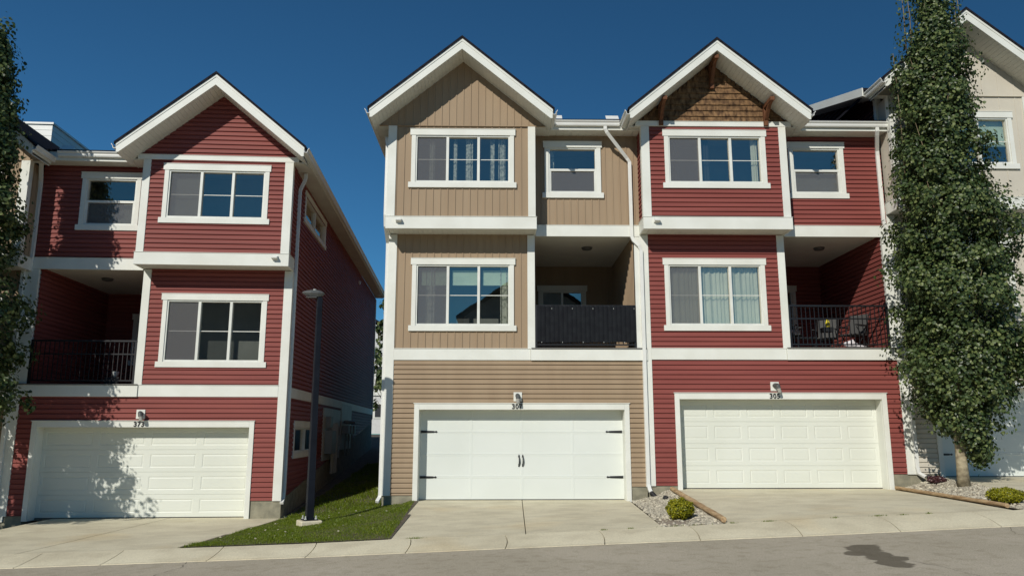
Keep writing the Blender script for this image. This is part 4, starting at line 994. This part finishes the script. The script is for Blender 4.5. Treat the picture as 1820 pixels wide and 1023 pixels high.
# head: shallow tapered shell reaching left and towards the lane
m = MB()
sec = [(.10, .05, 0, .0), (.05, .08, .04, -.05), (-.03, .105, .065, -.075), (-.18, .11, .065, -.075), (-.30, .09, .045, -.035), (-.36, .05, .02, .0)]
pts = []
for (x, hw, up, dn) in sec: pts += [(x, -hw, 0), (x, -hw * .6, up), (x, hw * .6, up), (x, hw, 0), (x, hw * .6, dn), (x, -hw * .6, dn)]
fs = [(0, 5, 4, 3, 2, 1), tuple(30 + i for i in range(6))] + [(i * 6 + k, i * 6 + (k + 1) % 6, (i + 1) * 6 + (k + 1) % 6, (i + 1) * 6 + k) for i in range(5) for k in range(6)]
m.add([(p[0], p[1], p[2] + 4.70) for p in pts], fs); hd = m.build('lamp_head', 'lamp_grey', root, bevel=.006); hd.rotation_euler = (0, 0, R(10))
m = MB(); m.tube([(0, 0, 4.6), (0, 0, 4.66)], .05, 12); ob = m.build('neck', 'lamp_paint', root)
m = MB(); m.tube([(-.11, 0, 4.725), (-.11, 0, 4.79)], .035, 12); m.build('photocell', 'pale_box', hd)
m = MB(); m.prism([(-.28, -.08, 4.618), (-.06, -.10, 4.618), (-.06, .10, 4.618), (-.28, .08, 4.618)], (0, 0, -.012)); m.build('lens', 'lamp_grey', hd)

# ------------------------------------------------------------------ balcony things
# fabric screen on the 307 railing
m = MB(T307); a0, a1 = 3.60, 5.98; zb, zt = 3.70, 4.59; n = 230; pts = []
for i in range(n + 1):
    t = i / n; u = a0 + (a1 - a0) * t; ph = t * 22 % 1; d = -.045 - .022 * abs(math.sin(ph * math.pi)) ** .5 - .003 * math.sin(t * 40)
    sag = .012 * math.sin(t * math.pi * 5) ** 2
    pts += [(u, d, zb - sag + .004 * math.sin(t * 60)), (u, d - .004 * math.sin(t * 31), (zb + zt) / 2), (u, d + .004, zt - sag)]
fs = [(3 * i + k, 3 * i + 3 + k, 3 * i + 4 + k, 3 * i + 1 + k) for i in range(n) for k in (0, 1)]
m.add([(p[0], p[1], p[2] + .04) for p in pts], fs)
# move to world coordinates: T307 is local to the 307 empty
o = m.build('privacy_screen', 'fabric_black', None, smooth=True, recalc=False); o.location = h307.location; tag(o, 'black fabric screen laced over the balcony railing of the beige house', 'privacy screen')
for i in range(10):
    a = .1 + i * .25
    m = MB(T307); m.box(3.6 + a, 3.612 + a, -.075, -.055, 4.54 if i % 2 else 3.72, 4.56 if i % 2 else 3.74); t_o = m.build('tie', 'pale_box', o)
def W305(u, v, z): return (3.53 + u, rowY + v, z)
FZ = 3.585 + .02
def chair(x, y, rz, label):
    r = empty('deck_chair', (x, y, FZ), rz); tag(r, label, 'chair', 'chairs on the red house balcony')
    m = MB(); m.box(-.24, .24, -.24, .24, .40, .43); m.build('seat', 'fabric_grey', r, bevel=.01)
    m = MB(); m.prism([(-.24, .22, .44), (-.24, .36, .95), (-.24, .33, .96), (-.24, .19, .45)], (.48, 0, 0)); m.build('backrest', 'fabric_grey', r, bevel=.01)
    for sx in (-1, 1):
        m = MB(); m.tube([(sx * .27, -.28, 0), (sx * .27, .10, .45), (sx * .27, .38, .98)], .013, 6); m.tube([(sx * .27, .30, 0), (sx * .27, -.2, .60), (sx * .27, .25, .64)], .013, 6); m.build('leg', 'plastic_black', r)
    m = MB()
    for sx in (-1, 1): m.box(sx * .27 - .03, sx * .27 + .03, -.22, .22, .63, .655)
    m.build('armrest', 'plastic_black', r, bevel=.005)
x, y, z = W305(5.45, .75, 0); chair(x, y, R(-60), 'folding deck chair with grey sling on the balcony nearest its lit side wall')
x, y, z = W305(5.1, 1.5, 0); chair(x, y, R(-35), 'grey sling deck chair set behind the one at the balcony corner')
x, y, z = W305(3.95, .9, 0); chair(x, y, R(60), 'grey cushioned chair at the left end of the red house balcony')
x, y, z = W305(4.05, .38, 0); r = empty('low_table', (x, y, FZ)); tag(r, 'low dark table at the left end of the red house balcony', 'table')
m = MB(); m.box(-.22, .28, -.15, .15, .27, .30); m.build('tabletop', 'plastic_black', r, bevel=.005)
for sx in (-.2, .26):
    for sy in (-.13, .13): m = MB(); m.box(sx - .012, sx + .012, sy - .012, sy + .012, 0, .269); m.build('leg', 'plastic_black', r)
x, y, z = W305(4.72, .55, 0); r = empty('side_table', (x, y, FZ)); tag(r, 'small black side table in the middle of the red house balcony', 'table')
m = MB(); m.box(-.12, .12, -.12, .12, .46, .58); m.box(-.1, .1, -.1, .1, .30, .32); m.build('tabletop', 'plastic_black', r, bevel=.008)
for sx in (-.1, .1):
    for sy in (-.1, .1): m = MB(); m.box(sx - .012, sx + .012, sy - .012, sy + .012, 0, .459); m.build('leg', 'plastic_black', r)
r = empty('watering_can', (x + .03, y - .0, FZ + .581)); tag(r, 'small yellow container on the black side table', 'container')
m = MB(); m.lathe((0, 0, 0), [(.045, 0), (.055, .03), (.052, .13), (.03, .17), (.02, .2)], 12); m.build('body', 'yellow_paint', r, smooth=True)
x, y, z = W305(5.28, .33, 0); m = MB(); rs = np.random.RandomState(8)
pts = []; N = 18
for j in range(9):
    t = j / 8
    for i in range(N):
        a = i / N * 6.283; q = math.sin(t * math.pi * .92 + .15) * (1 + .16 * math.sin(a * 5 + j) + .08 * math.sin(a * 9 - j * 2)); pts.append((.27 * q * math.cos(a), .13 * q * math.sin(a), .02 + .17 * t * (1 + .4 * math.cos(a - 2.4))))
m.add(pts, [(j * N + i, j * N + (i + 1) % N, (j + 1) * N + (i + 1) % N, (j + 1) * N + i) for j in range(8) for i in range(N)] + [tuple(range(N))[::-1], tuple(range(8 * N, 9 * N))])
o = m.build('cushion_bag', 'white_bag', None, smooth=True); o.location = (x, y, FZ); tag(o, 'crumpled white and pink bag on the red house balcony floor', 'bag')
# small pale pot on the dark balcony of 373
p = LW(-8.33, LO + .35); r = empty('plant_pot', (p[0], p[1], 3.585 - .865 + .01)); tag(r, 'small pale pot standing on the dark balcony of the left red house', 'pot')
m = MB(); m.box(-.17, .17, -.17, .17, 0, .18); m.build('stand', 'plastic_black', r)
m = MB(); m.lathe((0, 0, .181), [(.05, 0), (.075, .08), (.08, .14), (.07, .14), (.06, .09)], 14); m.build('pot', 'pale_box', r, smooth=True)

# ------------------------------------------------------------------ background seen between the houses
r = empty('background_house', (-11.0, 62, 1.5)); tag(r, 'pale far house seen through the gap between the two rows', 'house')
m = MB(); m.box(-5, 5, 0, 9, 0, 6.6); m.prism([(-5, 0, 6.6), (5, 0, 6.6), (0, 0, 9.3)], (0, 9, 0)); m.build('wall', 'far_siding', r)
m = MB(); m.prism([(-5.6, -.4, 6.4), (0, -.4, 9.45), (5.6, -.4, 6.4), (5.6, -.4, 6.6), (0, -.4, 9.7), (-5.6, -.4, 6.6)], (0, 9.8, 0)); m.build('roof', 'roof_shingle', r)
for xx in (-3, 0, 1.6, 3.2):
    for zz in (1.2, 4.2):
        m = MB(); m.box(xx - .5, xx + .5, -.06, -.0, zz, zz + 1.2); wv = m.build('window', 'white_trim', r); m = MB(); m.box(xx - .4, xx + .4, -.08, -.061, zz + .1, zz + 1.1); m.build('pane', 'curtain_grey', wv)
m = MB(); m.box(-5.1, 5.1, -.12, 0, 3.0, 3.4); m.build('band_board', 'white_trim', r)
tree('spruce_tree', 'dark far tree seen through the gap between the two rows', (-6.9, 48, 2.0), [(3.0, -6.9, 48, 1.5), (4.5, -6.95, 48, 1.7), (6.0, -7.0, 48, 1.4), (7.5, -7.0, 48, 1.0), (8.8, -7.0, 48, .6), (9.8, -7.0, 48, .2)], 110, 26, .22, 31, .15)
# houses across the lane (seen in the window glass)
for (x0, x1, ez, rzz, lab) in ((-2.4, 9.5, 10.0, 13.8, 'dark house across the lane, mirrored in the beige house windows'), (-23, -9.5, 9.6, 12.6, 'dark house across the lane, mirrored in the left red house windows')):
    r = empty('opposite_house', ((x0 + x1) / 2, -16, -.4)); tag(r, lab, 'house'); hw = (x1 - x0) / 2
    m = MB(); m.prism([(-hw, 0, 0), (hw, 0, 0), (hw, 0, ez), (0, 0, rzz), (-hw, 0, ez)], (0, -9, 0)); m.build('wall', 'opp_siding', r)
    m = MB(); k = (rzz - ez) / hw; m.prism([(-hw - .5, .6, ez - .5 * k + .05), (0, .6, rzz + .05), (hw + .5, .6, ez - .5 * k + .05), (hw + .5, .6, ez - .5 * k + .28), (0, .6, rzz + .28), (-hw - .5, .6, ez - .5 * k + .28)], (0, -10.2, 0)); m.build('roof', 'roof_shingle', r)
    for i in range(4):
        for zz in (1.2, 4.6):
            xx = -hw + (2 * hw) * (i + .5) / 4; m = MB(); m.box(xx - .8, xx + .8, 0, .06, zz, zz + 1.5); m.build('window', 'white_trim', r); 
            m = MB(); m.box(xx - .68, xx + .68, .061, .075, zz + .12, zz + 1.38); m.build('window_glass', 'curtain_grey', r)
